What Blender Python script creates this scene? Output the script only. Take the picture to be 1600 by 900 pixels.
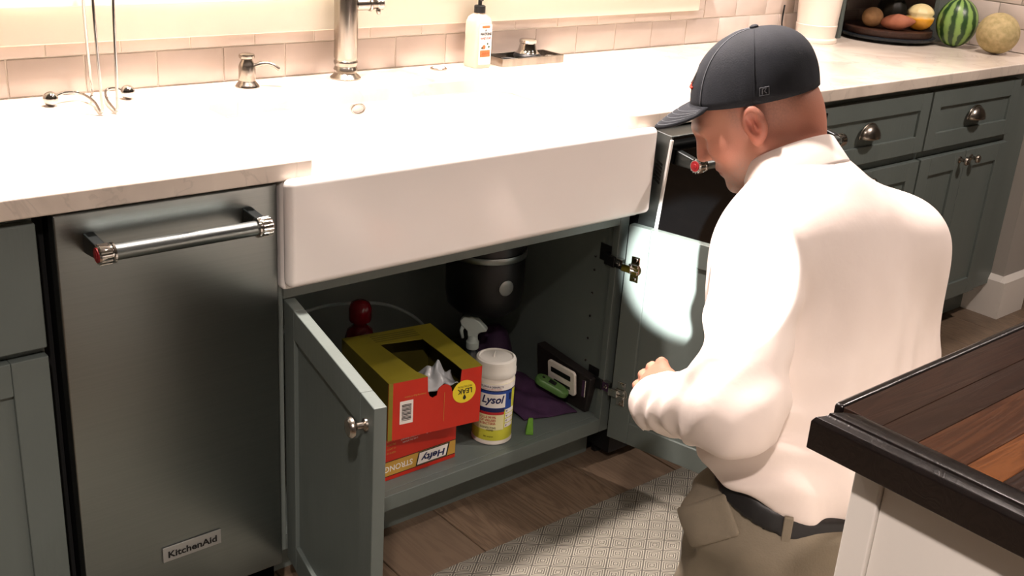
import bpy, math, random
import numpy as np
from mathutils import Vector, Matrix
random.seed(7); np.random.seed(7)
for o in list(bpy.data.objects): bpy.data.objects.remove(o)
scn = bpy.context.scene
COL = scn.collection
PI = math.pi

# ------------------------------------------------------------------ camera
CAM = Vector((-0.5023, -1.6651, 1.4285)); YAW, PITCH, ROLL, FPX = 0.718623, 0.376065, 0.0688543, 1718.94
_f = Vector((math.sin(YAW)*math.cos(PITCH), math.cos(YAW)*math.cos(PITCH), -math.sin(PITCH)))
_r = Vector((math.cos(YAW), -math.sin(YAW), 0)); _u = _r.cross(_f)
_r2 = math.cos(ROLL)*_r + math.sin(ROLL)*_u; _u2 = -math.sin(ROLL)*_r + math.cos(ROLL)*_u
cd = bpy.data.cameras.new('camera'); cam = bpy.data.objects.new('camera', cd); COL.objects.link(cam)
cam.matrix_world = Matrix(((_r2.x,_u2.x,-_f.x,CAM.x),(_r2.y,_u2.y,-_f.y,CAM.y),(_r2.z,_u2.z,-_f.z,CAM.z),(0,0,0,1)))
cd.sensor_width = 36; cd.lens = FPX/1600*36; cd.clip_start = .05
scn.camera = cam

# ------------------------------------------------------------------ world, light, exposure
w = bpy.data.worlds.new('world'); scn.world = w; w.use_nodes = True
bg = w.node_tree.nodes['Background']; bg.inputs[0].default_value = (.95,.97,1,1); bg.inputs[1].default_value = .9
vs = scn.view_settings; vs.view_transform = 'Standard'; vs.look = 'None'; vs.gamma = 1; vs.use_curve_mapping = False
vs.exposure = 0.0
WARM = (1, .85, .78)
def spot(name, loc, target, power, cone, blend, col=WARM, radius=.05):
    l = bpy.data.lights.new(name, 'SPOT'); l.energy = power; l.color = col; l.spot_size = math.radians(cone); l.spot_blend = blend
    l.shadow_soft_size = radius
    o = bpy.data.objects.new(name, l); COL.objects.link(o); o.location = loc
    o.rotation_euler = (Vector(target)-Vector(loc)).to_track_quat('-Z','Y').to_euler()
    return o
# recessed ceiling cans: (x, y, watts, cone)
CANS = [(.40,.20,340,95), (1.35,.20,250,95), (2.35,.05,70,90), (-.75,-1.9,205,120), (1.1,-.75,18,110), (2.5,-1.1,125,120), (-1.2,-3.4,20,130), (1.6,-3.2,20,130)]
ZC = 2.5
for i,(x,y,wt,cn) in enumerate(CANS): spot('can_light', (x,y,ZC-.03), (x,y,0), wt, cn, .5)
# added lamp, unseen behind the camera; its narrow beam brightens the open cupboard door
SPOT_LOC = (-.74,-1.96,1.56); SPOT_AIM = (1.33,-.197,.592)
spot('added_lamp_beam', SPOT_LOC, SPOT_AIM, 4000, 6.8, .25, (1,.99,.97), .015)

# ------------------------------------------------------------------ material helpers
def lin(c): return tuple((x/12.92 if x<=.04045 else ((x+.055)/1.055)**2.4) for x in [v/255 for v in c])
MATS = {}
def mat(name, c, rough=.5, metal=0, c2=None, scale=(8,8,8), detail=4, bump=0, bscale=None, ramp=(.35,.65), coat=0, trans=0, ior=1.45, attr=None, aniso=0, sss=0, emit=0, space='Object'):
    if name in MATS: return MATS[name]
    m = bpy.data.materials.new(name); m.use_nodes = True; N = m.node_tree.nodes; L = m.node_tree.links; b = N['Principled BSDF']
    b.inputs['Base Color'].default_value = (*lin(c),1); b.inputs['Roughness'].default_value = rough; b.inputs['Metallic'].default_value = metal
    b.inputs['Coat Weight'].default_value = coat; b.inputs['Transmission Weight'].default_value = trans; b.inputs['IOR'].default_value = ior
    b.inputs['Anisotropic'].default_value = aniso
    if sss: b.inputs['Subsurface Weight'].default_value = sss; b.inputs['Subsurface Radius'].default_value = (.01,.004,.002)
    tc = None
    if c2 or bump:
        tc = N.new('ShaderNodeTexCoord'); mp = N.new('ShaderNodeMapping'); mp.inputs['Scale'].default_value = scale
        L.new(tc.outputs[space], mp.inputs[0]); nz = N.new('ShaderNodeTexNoise'); nz.inputs['Scale'].default_value = 1; nz.inputs['Detail'].default_value = detail
        L.new(mp.outputs[0], nz.inputs['Vector'])
    if c2:
        r = N.new('ShaderNodeValToRGB'); r.color_ramp.elements[0].position, r.color_ramp.elements[1].position = ramp
        r.color_ramp.elements[0].color = (*lin(c),1); r.color_ramp.elements[1].color = (*lin(c2),1)
        L.new(nz.outputs[0], r.inputs[0]); L.new(r.outputs[0], b.inputs['Base Color'])
    if bump:
        src = nz
        if bscale:
            mp2 = N.new('ShaderNodeMapping'); mp2.inputs['Scale'].default_value = bscale; L.new(tc.outputs[space], mp2.inputs[0])
            src = N.new('ShaderNodeTexNoise'); src.inputs['Scale'].default_value = 1; src.inputs['Detail'].default_value = 3; L.new(mp2.outputs[0], src.inputs['Vector'])
        bp_ = N.new('ShaderNodeBump'); bp_.inputs['Strength'].default_value = 1; bp_.inputs['Distance'].default_value = bump
        L.new(src.outputs[0], bp_.inputs['Height']); L.new(bp_.outputs[0], b.inputs['Normal'])
    if attr:
        a = N.new('ShaderNodeAttribute'); a.attribute_name = attr; L.new(a.outputs['Color'], b.inputs['Base Color'])
    MATS[name] = m
    return m
CAB = mat('cabinet_paint', (94,103,99), .42, c2=(100,109,105), scale=(6,6,1.5), bump=.0004, bscale=(90,90,12))
WHITE = mat('white_paint', (236,232,224), .45, c2=(228,224,216), scale=(3,3,3))
TRIM = mat('window_trim_paint', (246,242,226), .4, c2=(240,236,220), scale=(3,3,3))
WALLP = mat('wall_paint', (168,164,156), .8, c2=(162,158,150), scale=(2,2,2))
TILE = mat('tile_glaze', (214,200,190), .16, c2=(200,186,177), scale=(5,5,9), bump=.0006, bscale=(14,14,14))
GROUT = mat('grout', (232,224,212), .9)
PORC = mat('porcelain', (246,242,238), .12, c2=(242,238,234), scale=(3,3,3))
STEEL = mat('brushed_steel', (138,144,143), .32, 1, c2=(135,141,140), scale=(2,2,400), detail=2, bump=.00004, bscale=(3,3,700), aniso=.5)
DSTEEL = mat('dark_steel', (92,97,97), .33, 1, c2=(82,88,88), scale=(2,2,300), detail=2)
CHROME = mat('polished_chrome', (205,203,200), .08, 1, c2=(196,194,190), scale=(4,4,4))
NICKEL = mat('brushed_nickel', (176,168,158), .24, 1, c2=(162,155,146), scale=(60,60,4))
BLACK = mat('black_plastic', (14,15,16), .4, c2=(18,19,20), scale=(20,20,20))
GLASSB = mat('black_glass', (4,5,6), .06, c2=(6,7,8), scale=(3,3,3))
DARKV = mat('void_black', (10,11,11), .8, c2=(13,14,14), scale=(5,5,5))

# ------------------------------------------------------------------ mesh helpers
def set_id(o, label=None, cat=None, group=None, kind=None):
    if label: o['label'] = label
    if cat: o['category'] = cat
    if group: o['group'] = group
    if kind: o['kind'] = kind
    return o
def thing(name, label, cat, loc=(0,0,0), group=None):
    o = bpy.data.objects.new(name, None); COL.objects.link(o); o.location = loc; o.empty_display_size = .05
    return set_id(o, label, cat, group)
def org(o):
    return Vector(o.location) if o.parent is None else org(o.parent)
class MB:
    def __init__(s): s.v=[]; s.f=[]; s.T=None
    def add(s, vs, fs):
        n=len(s.v); s.v += [tuple((s.T @ Vector(q)) if s.T is not None else q) for q in vs]; s.f += [tuple(i+n for i in f) for f in fs]; return s
    def box(s, x0,x1,y0,y1,z0,z1):
        return s.add([(x0,y0,z0),(x1,y0,z0),(x1,y1,z0),(x0,y1,z0),(x0,y0,z1),(x1,y0,z1),(x1,y1,z1),(x0,y1,z1)],
              [(0,3,2,1),(4,5,6,7),(0,1,5,4),(1,2,6,5),(2,3,7,6),(3,0,4,7)])
    def hexa(s, p):  # 8 points ordered like box
        return s.add(p, [(0,3,2,1),(4,5,6,7),(0,1,5,4),(1,2,6,5),(2,3,7,6),(3,0,4,7)])
    def lathe(s, prof, c=(0,0,0), axis=(0,0,1), n=32, cap=True):
        A=Vector(axis).normalized(); B=A.orthogonal().normalized()
        if abs(A.z)>.99: B=Vector((1,0,0))
        D=A.cross(B); c=Vector(c); vs=[]; fs=[]
        for r,h in prof:
            for k in range(n):
                a=2*PI*k/n; vs.append(tuple(c+A*h+B*(r*math.cos(a))+D*(r*math.sin(a))))
        for i in range(len(prof)-1):
            for k in range(n):
                k2=(k+1)%n; fs.append((i*n+k,i*n+k2,(i+1)*n+k2,(i+1)*n+k))
        if cap:
            if prof[0][0]>1e-6: fs.append(tuple(range(n))[::-1])
            if prof[-1][0]>1e-6: fs.append(tuple((len(prof)-1)*n+k for k in range(n)))
        return s.add(vs,fs)
    def tube(s, pts, r, n=12, closed=False):
        P=[Vector(q) for q in pts]; m=len(P); rr = r if hasattr(r,'__len__') else [r]*m
        vs=[];fs=[]; up=None
        for i in range(m):
            t=(P[(i+1)%m]-P[i-1]) if (closed or 0<i<m-1) else (P[1]-P[0] if i==0 else P[-1]-P[-2])
            t.normalize()
            if up is None: up=t.orthogonal().normalized()
            else:
                up=(up-t*up.dot(t)); up = up.normalized() if up.length>1e-6 else t.orthogonal().normalized()
            d=t.cross(up)
            for k in range(n):
                a=2*PI*k/n; vs.append(tuple(P[i]+up*(rr[i]*math.cos(a))+d*(rr[i]*math.sin(a))))
        for i in range(m if closed else m-1):
            j=(i+1)%m
            for k in range(n):
                k2=(k+1)%n; fs.append((i*n+k,i*n+k2,j*n+k2,j*n+k))
        if not closed: fs += [tuple(range(n))[::-1], tuple((m-1)*n+k for k in range(n))]
        return s.add(vs,fs)
    def prism(s, pts, o, x, y, t):  # 2-D outline in plane (o,x,y), thickness t along x cross y
        o,x,y=Vector(o),Vector(x).normalized(),Vector(y).normalized(); nrm=x.cross(y)*t; n=len(pts)
        vs=[tuple(o+x*a+y*b) for a,b in pts]+[tuple(o+x*a+y*b+nrm) for a,b in pts]
        return s.add(vs,[tuple(range(n))[::-1],tuple(range(n,2*n))]+[(i,(i+1)%n,(i+1)%n+n,i+n) for i in range(n)])
    def cylpatch(s, c, r, a0, a1, z0, z1, n=24, t=.0006):
        vs=[];fs=[]
        for i in range(n+1):
            a=a0+(a1-a0)*i/n
            for rr in (r,r+t):
                for z in (z0,z1): vs.append((c[0]+rr*math.cos(a),c[1]+rr*math.sin(a),c[2]+z))
        for i in range(n):
            b=4*i; fs += [(b+2,b+6,b+7,b+3),(b,b+1,b+5,b+4),(b+1,b+3,b+7,b+5),(b,b+4,b+6,b+2)]
        fs += [(0,2,3,1),(4*n,4*n+1,4*n+3,4*n+2)]
        return s.add(vs,fs)
    def build(s, name, m, parent=None, smooth=False, bevel=0, seg=2, ang=35, loc=None):
        off = org(parent) if parent is not None else Vector(loc or (0,0,0))
        me=bpy.data.meshes.new(name); me.from_pydata([(a-off.x,b-off.y,c-off.z) for a,b,c in s.v],[],s.f); me.update()
        me.materials.append(m)
        o=bpy.data.objects.new(name,me); COL.objects.link(o)
        if parent is not None: o.parent=parent
        else: o.location=off
        if smooth:
            me.polygons.foreach_set('use_smooth',[True]*len(me.polygons))
        if bevel:
            b=o.modifiers.new('bevel','BEVEL'); b.width=bevel; b.segments=seg; b.limit_method='ANGLE'; b.angle_limit=math.radians(ang)
            if seg>1: me.polygons.foreach_set('use_smooth',[True]*len(me.polygons)); wn=o.modifiers.new('wn','WEIGHTED_NORMAL'); wn.keep_sharp=True
        elif smooth=='sharp':
            me.set_sharp_from_angle(angle=math.radians(40))
        return o
def struct(o): o['kind']='structure'; return o
def B(name, ex, m, parent=None, bevel=0, loc=None, seg=2):
    return MB().box(*ex).build(name, m, parent, bevel=bevel, loc=loc, seg=seg)
def text(name, s, o, xd, yd, h, m, parent, width=None, lift=.0006, bold=0, shear=0, bend=None, align='CENTER'):
    cu=bpy.data.curves.new(name,'FONT'); cu.body=s; cu.size=1; cu.align_x=align; cu.align_y='CENTER'; cu.extrude=0; cu.offset=bold; cu.shear=shear
    cu.resolution_u=3
    t=bpy.data.objects.new('tmp',cu); COL.objects.link(t); bpy.context.view_layer.update()
    me=bpy.data.meshes.new_from_object(t.evaluated_get(bpy.context.evaluated_depsgraph_get()))
    bpy.data.objects.remove(t); bpy.data.curves.remove(cu)
    co=np.empty(len(me.vertices)*3); me.vertices.foreach_get('co',co); co=co.reshape(-1,3)
    if len(co)==0: return None
    co[:,1]-= (co[:,1].max()+co[:,1].min())/2; sc=h/(co[:,1].max()-co[:,1].min()); sx=sc
    if align=='CENTER': co[:,0]-= (co[:,0].max()+co[:,0].min())/2
    if width: sx=width/(co[:,0].max()-co[:,0].min())
    u=co[:,0]*sx; v=co[:,1]*sc; off=org(parent)
    if bend:   # (centre, radius, angle of text centre)
        c,r,a0=bend; a=a0+u/(r); P=np.stack([c[0]+(r+lift)*np.cos(a),c[1]+(r+lift)*np.sin(a),o[2]+v],1)
    else:
        xd=np.array(Vector(xd).normalized()); yd=np.array(Vector(yd).normalized()); P=np.array(o)+u[:,None]*xd+v[:,None]*yd+np.cross(xd,yd)*lift
    P-=np.array(off); me.vertices.foreach_set('co',P.ravel()); me.materials.clear(); me.materials.append(m); me.update()
    ob=bpy.data.objects.new(name,me); COL.objects.link(ob); ob.parent=parent
    return ob
def copy_to(o, parent=None):
    c=o.copy(); COL.objects.link(c); c.parent=parent; return c

# ------------------------------------------------------------------ the room
CT, CB, CF = .914, .880, -.038        # counter top, underside, front edge
YW, XR = .61, 3.2                     # tiled back wall, tiled return wall
H = ZC
# floor: sub-floor plus planks running toward the counter
fl = struct(B('floor',(-3,5,-4.5,.75,-.06,-.012),DARKV))
def wood(name, c1, c2, c3, rough, sc, coat=0):
    m=bpy.data.materials.new(name); m.use_nodes=True; N=m.node_tree.nodes; L=m.node_tree.links; b=N['Principled BSDF']
    b.inputs['Roughness'].default_value=rough; b.inputs['Coat Weight'].default_value=coat; b.inputs['Coat Roughness'].default_value=.12
    tc=N.new('ShaderNodeTexCoord'); oi=N.new('ShaderNodeObjectInfo'); mp=N.new('ShaderNodeMapping'); mp.inputs['Scale'].default_value=sc
    ad=N.new('ShaderNodeVectorMath'); ad.operation='SCALE'; ad.inputs[3].default_value=37
    cb=N.new('ShaderNodeCombineXYZ'); [L.new(oi.outputs['Random'],cb.inputs[i]) for i in range(3)]; L.new(cb.outputs[0],ad.inputs[0])
    a2=N.new('ShaderNodeVectorMath'); L.new(tc.outputs['Object'],mp.inputs[0]); L.new(mp.outputs[0],a2.inputs[0]); L.new(ad.outputs[0],a2.inputs[1])
    nz=N.new('ShaderNodeTexNoise'); nz.inputs['Scale'].default_value=1; nz.inputs['Detail'].default_value=6; nz.inputs['Distortion'].default_value=1.2; L.new(a2.outputs[0],nz.inputs['Vector'])
    wv=N.new('ShaderNodeMath'); wv.operation='MULTIPLY'; wv.inputs[1].default_value=9; fr=N.new('ShaderNodeMath'); fr.operation='PINGPONG'; fr.inputs[1].default_value=.5
    L.new(nz.outputs[0],wv.inputs[0]); L.new(wv.outputs[0],fr.inputs[0])
    mx=N.new('ShaderNodeMix'); mx.data_type='RGBA'; mx.inputs['A'].default_value=(*lin(c1),1); mx.inputs['B'].default_value=(*lin(c2),1)
    k=N.new('ShaderNodeMapRange'); k.inputs['From Min'].default_value=.1; k.inputs['From Max'].default_value=.42; L.new(fr.outputs[0],k.inputs[0]); L.new(k.outputs[0],mx.inputs['Factor'])
    m2=N.new('ShaderNodeMix'); m2.data_type='RGBA'; m2.inputs['B'].default_value=(*lin(c3),1); L.new(mx.outputs['Result'],m2.inputs['A'])
    k2=N.new('ShaderNodeMath'); k2.operation='MULTIPLY'; k2.inputs[1].default_value=.75; L.new(oi.outputs['Random'],k2.inputs[0]); L.new(k2.outputs[0],m2.inputs['Factor'])
    L.new(m2.outputs['Result'],b.inputs['Base Color'])
    bp_=N.new('ShaderNodeBump'); bp_.inputs['Distance'].default_value=.0002; L.new(fr.outputs[0],bp_.inputs['Height']); L.new(bp_.outputs[0],b.inputs['Normal'])
    return m
FLOORW = wood('oak_floor', (118,99,80), (92,75,59), (106,91,76), .45, (22,2.2,22))
PW=.205; n=0
pl_mesh={}
for i in range(-12,22):
    x0=.62+PW*i
    for (ya,yb) in [(-4.5,-2.6+.37*(i%3)),(-2.6+.37*(i%3),-.75-.31*(i%4)),(-.75-.31*(i%4),.75)]:
        ln=round(yb-ya,3)
        if ln not in pl_mesh:
            o=MB().box(.0012,PW-.0012,.0012,ln-.0012,-.012,0).build('plank',FLOORW,fl,bevel=.0015,seg=1); pl_mesh[ln]=o.data
            o.location=Vector((x0,ya,0))
        else:
            o=bpy.data.objects.new('plank',pl_mesh[ln]); COL.objects.link(o); o.parent=fl; o.location=(x0,ya,0)
            b_=o.modifiers.new('bevel','BEVEL'); b_.width=.0015; b_.segments=1
# walls
WX0,WX1,WZ0,WZ1=-.55,2.02,1.13,2.05      # window opening
wb=MB()
wb.box(-3,WX0,YW+.0015,.75,0,H).box(WX1,5,YW+.0015,.75,0,H).box(WX0,WX1,YW+.0015,.75,0,WZ0).box(WX0,WX1,YW+.0015,.75,WZ1,H)
wall_b=struct(wb.build('wall_back',GROUT))
wall_r=struct(MB().box(XR+.0015,XR+.16,-.045,YW+.006,0,H).build('wall_right',WALLP))
struct(B('wall_left',(-3.12,-3,-4.5,.75,0,H),WALLP)); struct(B('wall_front',(-3,5,-4.62,-4.5,0,H),WALLP)); struct(B('wall_hall',(5,5.12,-4.5,.75,0,H),WALLP))
struct(B('ceiling',(-3,5,-4.5,.75,H,H+.1),WALLP))
bb=MB()
bb.box(XR-.012,XR+.001,-.0458,.10,0,.135).box(XR-.012,XR+.172,-.062,-.046,0,.135)
bb.hexa([(XR-.012,-.062,.1352),(XR+.172,-.062,.1352),(XR+.172,-.046,.1352),(XR-.012,-.046,.1352),(XR+.002,-.048,.155),(XR+.172,-.048,.155),(XR+.172,-.046,.155),(XR+.002,-.046,.155)])
bb.hexa([(XR-.012,-.0458,.1352),(XR+.001,-.0458,.1352),(XR+.001,.10,.1352),(XR-.012,.10,.1352),(XR-.002,-.0458,.155),(XR+.001,-.0458,.155),(XR+.001,.10,.155),(XR-.002,.10,.155)])
struct(bb.build('baseboard_right',WHITE))
# subway tiles, 152 x 76 mm with recessed grout
TW,TH,G=.1525,.0765,.003
tile_me={}
def tile(parent, x0,x1,z0,z1, side):
    w,h=round(x1-x0-G,4),round(z1-z0-G,4)
    if w<.01 or h<.008: return
    key=(w,h,side)
    if key not in tile_me:
        mb=MB()
        if side=='b': mb.box(0,w,0,.007,0,h)
        else: mb.box(0,.007,0,w,0,h)
        o=mb.build('tile',TILE,parent,bevel=.0012,seg=2); tile_me[key]=o.data
    else:
        o=bpy.data.objects.new('tile',tile_me[key]); COL.objects.link(o); o.parent=parent
        b_=o.modifiers.new('bevel','BEVEL'); b_.width=.0012; b_.segments=2
    j=.0006*random.uniform(-1,1)
    o.location=(x0+G/2,YW-.001+j,z0+G/2) if side=='b' else (XR-.001+j,x0+G/2,z0+G/2)
ST0=1.018                                # bottom of the window apron
for r in range(7):
    z0=CT+TH*r; z1=z0+TH
    sh=.137 if r%2==0 else .137+TW/2
    k0=-8
    for k in range(k0,22):
        x0=sh+TW*k; x1=x0+TW
        if x0>=XR: break
        x1=min(x1,XR)
        if x1<=2.15:
            if z0<ST0: tile(wall_b,x0,x1,z0,min(z1,ST0),'b')
        elif x0<2.15:
            if z0<ST0: tile(wall_b,x0,x1,z0,min(z1,ST0) if z1>ST0 else z1,'b')
            if z1>ST0: tile(wall_b,2.15,x1,max(z0,ST0),z1,'b')
        else: tile(wall_b,x0,x1,z0,z1,'b')
    sh=.11-TW*5 if r%2==0 else .03-TW*5
    for k in range(14):
        y0=max(sh+TW*k,-.045); y1=min(sh+TW*(k+1),YW)
        if y1>y0: tile(wall_r,y0,y1,z0,z1,'r')
# window: apron, stool, casing, frame, glass
win=struct(MB().box(WX0-.14,2.15,YW-.02,YW+.006,ST0,1.092).build('window_1',TRIM,bevel=.003))
def wp(name,ex,m=TRIM,bev=.003): return B(name,ex,m,win,bev)
wp('window_sill',(WX0-.17,2.18,YW-.045,.75,1.093,1.128))
wp('window_casing',(WX0-.14,WX0,YW-.02,YW+.006,1.129,WZ1+.12)); wp('window_casing',(WX1,2.15,YW-.02,YW+.006,1.129,WZ1+.12)); wp('window_casing',(WX0+.001,WX1-.001,YW-.02,YW+.006,WZ1,WZ1+.12))
GL=mat('window_glass',(235,240,240),.02,trans=1,c2=(238,242,242))
for i in range(3):
    a=WX0+(WX1-WX0)*i/3; b=WX0+(WX1-WX0)*(i+1)/3
    for nm,ex in (('window_frame',(a,a+.045,.68,.72,1.129,WZ1)),('window_frame',(b-.045,b,.68,.72,1.129,WZ1)),('window_frame',(a+.046,b-.046,.68,.72,1.129,1.18)),('window_frame',(a+.046,b-.046,.68,.72,WZ1-.05,WZ1))): wp(nm,ex)
    B('pane',(a+.046,b-.046,.698,.702,1.181,WZ1-.051),GL,win)
# ceiling light fittings
LENS=bpy.data.materials.new('lamp_lens'); LENS.use_nodes=True; _e=LENS.node_tree.nodes['Principled BSDF']; _e.inputs['Emission Color'].default_value=(1,.85,.7,1); _e.inputs['Emission Strength'].default_value=6
LLAB=['above the near end of the sink','above the far end of the sink','above the worktop before the end wall','near the corner of the island','above the kneeling man','beyond the island by the end cabinets','deep in the room on the window-side end','deep in the room past the island']
for i,(x,y) in enumerate([(c[0],c[1]) for c in CANS]):
    t=thing('ceiling_light','round recessed ceiling light '+LLAB[i],'ceiling light',(x,y,H),'recessed ceiling lights')
    MB().lathe([(.075,-.001),(.075,-.006),(.055,-.010),(.05,-.002)],(x,y,H),n=24).build('ring',WHITE,t,smooth='sharp')
    MB().lathe([(.0,-.003),(.049,-.003)],(x,y,H),n=24,cap=False).build('lens',LENS,t)

ws=thing('added_lamp','black tripod lamp added out of view behind the camera to brighten the open door','work light',(SPOT_LOC[0],SPOT_LOC[1],0))
_d=(Vector(SPOT_AIM)-Vector(SPOT_LOC)).normalized()
MB().lathe([(.0,-.10),(.035,-.10),(.045,-.05),(.045,-.012),(.040,-.012),(.034,-.04),(0,-.04)],SPOT_LOC,tuple(_d),24,False).build('lamp_head',BLACK,ws,smooth='sharp')
_b=Vector(SPOT_LOC)-_d*.08
MB().tube([(_b.x,_b.y,.45),(_b.x,_b.y,_b.z-.02)],.012,14).build('pole',BLACK,ws,smooth='sharp')
for k in range(3):
    a=2*PI*k/3+.4; MB().tube([(_b.x,_b.y,.62),(_b.x+.32*math.cos(a),_b.y+.32*math.sin(a),.008)],.009,10).build('leg',BLACK,ws,smooth='sharp')
# ------------------------------------------------------------------ countertop and sink
def marble(name):
    m=bpy.data.materials.new(name); m.use_nodes=True; N=m.node_tree.nodes; L=m.node_tree.links; b=N['Principled BSDF']; b.inputs['Roughness'].default_value=.22
    tc=N.new('ShaderNodeTexCoord'); nz=N.new('ShaderNodeTexNoise'); nz.inputs['Scale'].default_value=5; nz.inputs['Detail'].default_value=8; nz.inputs['Distortion'].default_value=.8; L.new(tc.outputs['Object'],nz.inputs['Vector'])
    r=N.new('ShaderNodeValToRGB'); e=r.color_ramp.elements; e[0].position=.30; e[0].color=(*lin((196,184,171)),1); e[1].position=.62; e[1].color=(*lin((224,212,198)),1)
    L.new(nz.outputs[0],r.inputs[0])
    n2=N.new('ShaderNodeTexNoise'); n2.inputs['Scale'].default_value=3; n2.inputs['Detail'].default_value=6; n2.inputs['Distortion'].default_value=2.5; L.new(tc.outputs['Object'],n2.inputs['Vector'])
    r2=N.new('ShaderNodeValToRGB'); q=r2.color_ramp.elements; q[0].position=.485; q[0].color=(0,0,0,1); q[1].position=.5; q[1].color=(1,1,1,1); z=q.new(.515); z.color=(0,0,0,1); L.new(n2.outputs[0],r2.inputs[0])
    k=N.new('ShaderNodeMath'); k.operation='MULTIPLY'; k.inputs[1].default_value=.2; L.new(r2.outputs[0],k.inputs[0])
    mx=N.new('ShaderNodeMix'); mx.data_type='RGBA'; L.new(k.outputs[0],mx.inputs['Factor']); L.new(r.outputs[0],mx.inputs['A']); mx.inputs['B'].default_value=(*lin((128,122,114)),1); L.new(mx.outputs['Result'],b.inputs['Base Color'])
    return m
MARBLE=marble('pale_marble')
def arc(cx,cy,r,a0,a1,n=6): return [(cx+r*math.cos(math.radians(a0+(a1-a0)*i/n)),cy+r*math.sin(math.radians(a0+(a1-a0)*i/n))) for i in range(n+1)]
out=[(-.95,CF)]+arc(.438,CF+.006,.006,-90,0,3)+[(.448,.375)]+arc(.473,.40,.025,180,90,4)+[(.9,.425)]+arc(1.175,.365,.06,90,0,8)+[(1.236,.06)]+arc(1.262,CF+.026,.026,180,270,5)+[(XR-.0005,CF),(XR-.0005,YW-.003),(-.95,YW-.003)]
ct=MB().prism(out,(0,0,CB),(1,0,0),(0,1,0),CT-CB).build('countertop',MARBLE,bevel=.004,seg=2,loc=(0,0,CB))
set_id(ct,'long pale marble kitchen worktop cut out around the white sink','countertop')
SX0,SX1=.379,1.297
sk=thing('farmhouse_sink','white porcelain apron-front farmhouse sink set into the marble worktop','sink',((SX0+SX1)/2,0,.676))
def basin(x0,x1,y0,y1,z0,z1,ix0,ix1,iy0,iy1,iz):
    o=[(x0,y0),(x1,y0),(x1,y1),(x0,y1)]; i=[(ix0,iy0),(ix1,iy0),(ix1,iy1),(ix0,iy1)]
    v=[(a,b,z0) for a,b in o]+[(a,b,z1) for a,b in o]+[(a,b,z1) for a,b in i]+[(a,b,iz) for a,b in i]
    f=[(3,2,1,0)]+[(k,(k+1)%4,(k+1)%4+4,k+4) for k in range(4)]+[(k+4,(k+1)%4+4,(k+1)%4+8,k+8) for k in range(4)]+[(k+8,(k+1)%4+8,(k+1)%4+12,k+12) for k in range(4)]+[(12,13,14,15)]
    return v,f
v,f=basin(SX0+.003,SX1-.003,-.037,.50,.677,.8795,.418,1.258,-.012,.455,.70)
MB().add(v,f).build('basin',PORC,sk,bevel=.010,seg=3)
MB().box(SX0,SX1,-.066,-.0385,.690,.888).build('apron',PORC,sk,bevel=.0135,seg=6)
MB().box(.455,1.228,-.060,-.013,.80,.8868).build('front_rim',PORC,sk,bevel=.006,seg=3)
MB().tube([(.845+.017*math.cos(a),.4505,.862+.011*math.sin(a)) for a in [2*PI*i/24 for i in range(24)]],.0022,8,True).build('overflow_ring',NICKEL,sk,smooth=True)
MB().lathe([(.0,.0005),(.045,.0005),(.05,.004),(.055,.002),(.055,0)],(.84,.22,.70),n=28).build('drain',NICKEL,sk,smooth='sharp')

# ------------------------------------------------------------------ cabinet parts
SW=.057
def shaker(name, parent, T, w, h, t=.021, m=CAB, sw=SW, rec=.008, slab=False):
    """door or drawer front; local x 0..w, y 0 (front) .. t (back), z 0..h"""
    mb=MB(); mb.T=T
    if slab:
        mb.box(0,w,0,t,0,h); return mb.build(name,m,parent,bevel=.003)
    mb.box(0,sw,0,t,0,h).box(w-sw,w,0,t,0,h)
    mb.box(sw+.0003,w-sw-.0003,0,t,0,sw).box(sw+.0003,w-sw-.0003,0,t,h-sw,h)
    d=mb.build(name,m,parent,bevel=.0018)
    pb=MB(); pb.T=T; pb.box(sw-.004,w-sw+.004,rec,t-rec*.75,sw-.004,h-sw+.004)
    pb.build('panel',m,d)
    return d
def knob(parent, T, x, z, r=.0165):
    mb=MB(); mb.T=T
    mb.lathe([(.011,0),(.0105,.003),(.006,.006),(.0055,.015),(.009,.019),(r,.022),(r,.026),(r*.8,.030),(0,.0315)],(x,0,z),(0,-1,0),24)
    return mb.build('knob',NICKEL,parent,smooth='sharp')
def cup(parent, T, x, z):
    mb=MB(); mb.T=T; W,Hh,D=.042,.03,.026; n=14; vs=[];fs=[]
    for i in range(n+1):            # quarter-dome hood, open below
        a=PI*i/n
        for j in range(7):
            b=PI/2*j/6
            vs.append((x-W*math.cos(a)*math.cos(b)*1.0, -D*math.sin(b)-.001-.0*0, z-.012+Hh*1.25*math.sin(a)*math.cos(b)))
    for i in range(n):
        for j in range(6): fs.append((i*7+j,(i+1)*7+j,(i+1)*7+j+1,i*7+j+1))
    mb.add(vs,fs)
    o=mb.build('cup_pull',NICKEL,parent,smooth=True); s=o.modifiers.new('s','SOLIDIFY'); s.thickness=.0025
    rb=MB(); rb.T=T; rb.tube([(x-W*math.cos(PI*i/14)*1.08,-.002,z-.012+Hh*1.33*math.sin(PI*i/14)) for i in range(15)],.0028,8)
    rb.build('pull_rim',NICKEL,o,smooth=True)
    return o
Tr=Matrix.Translation
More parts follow.
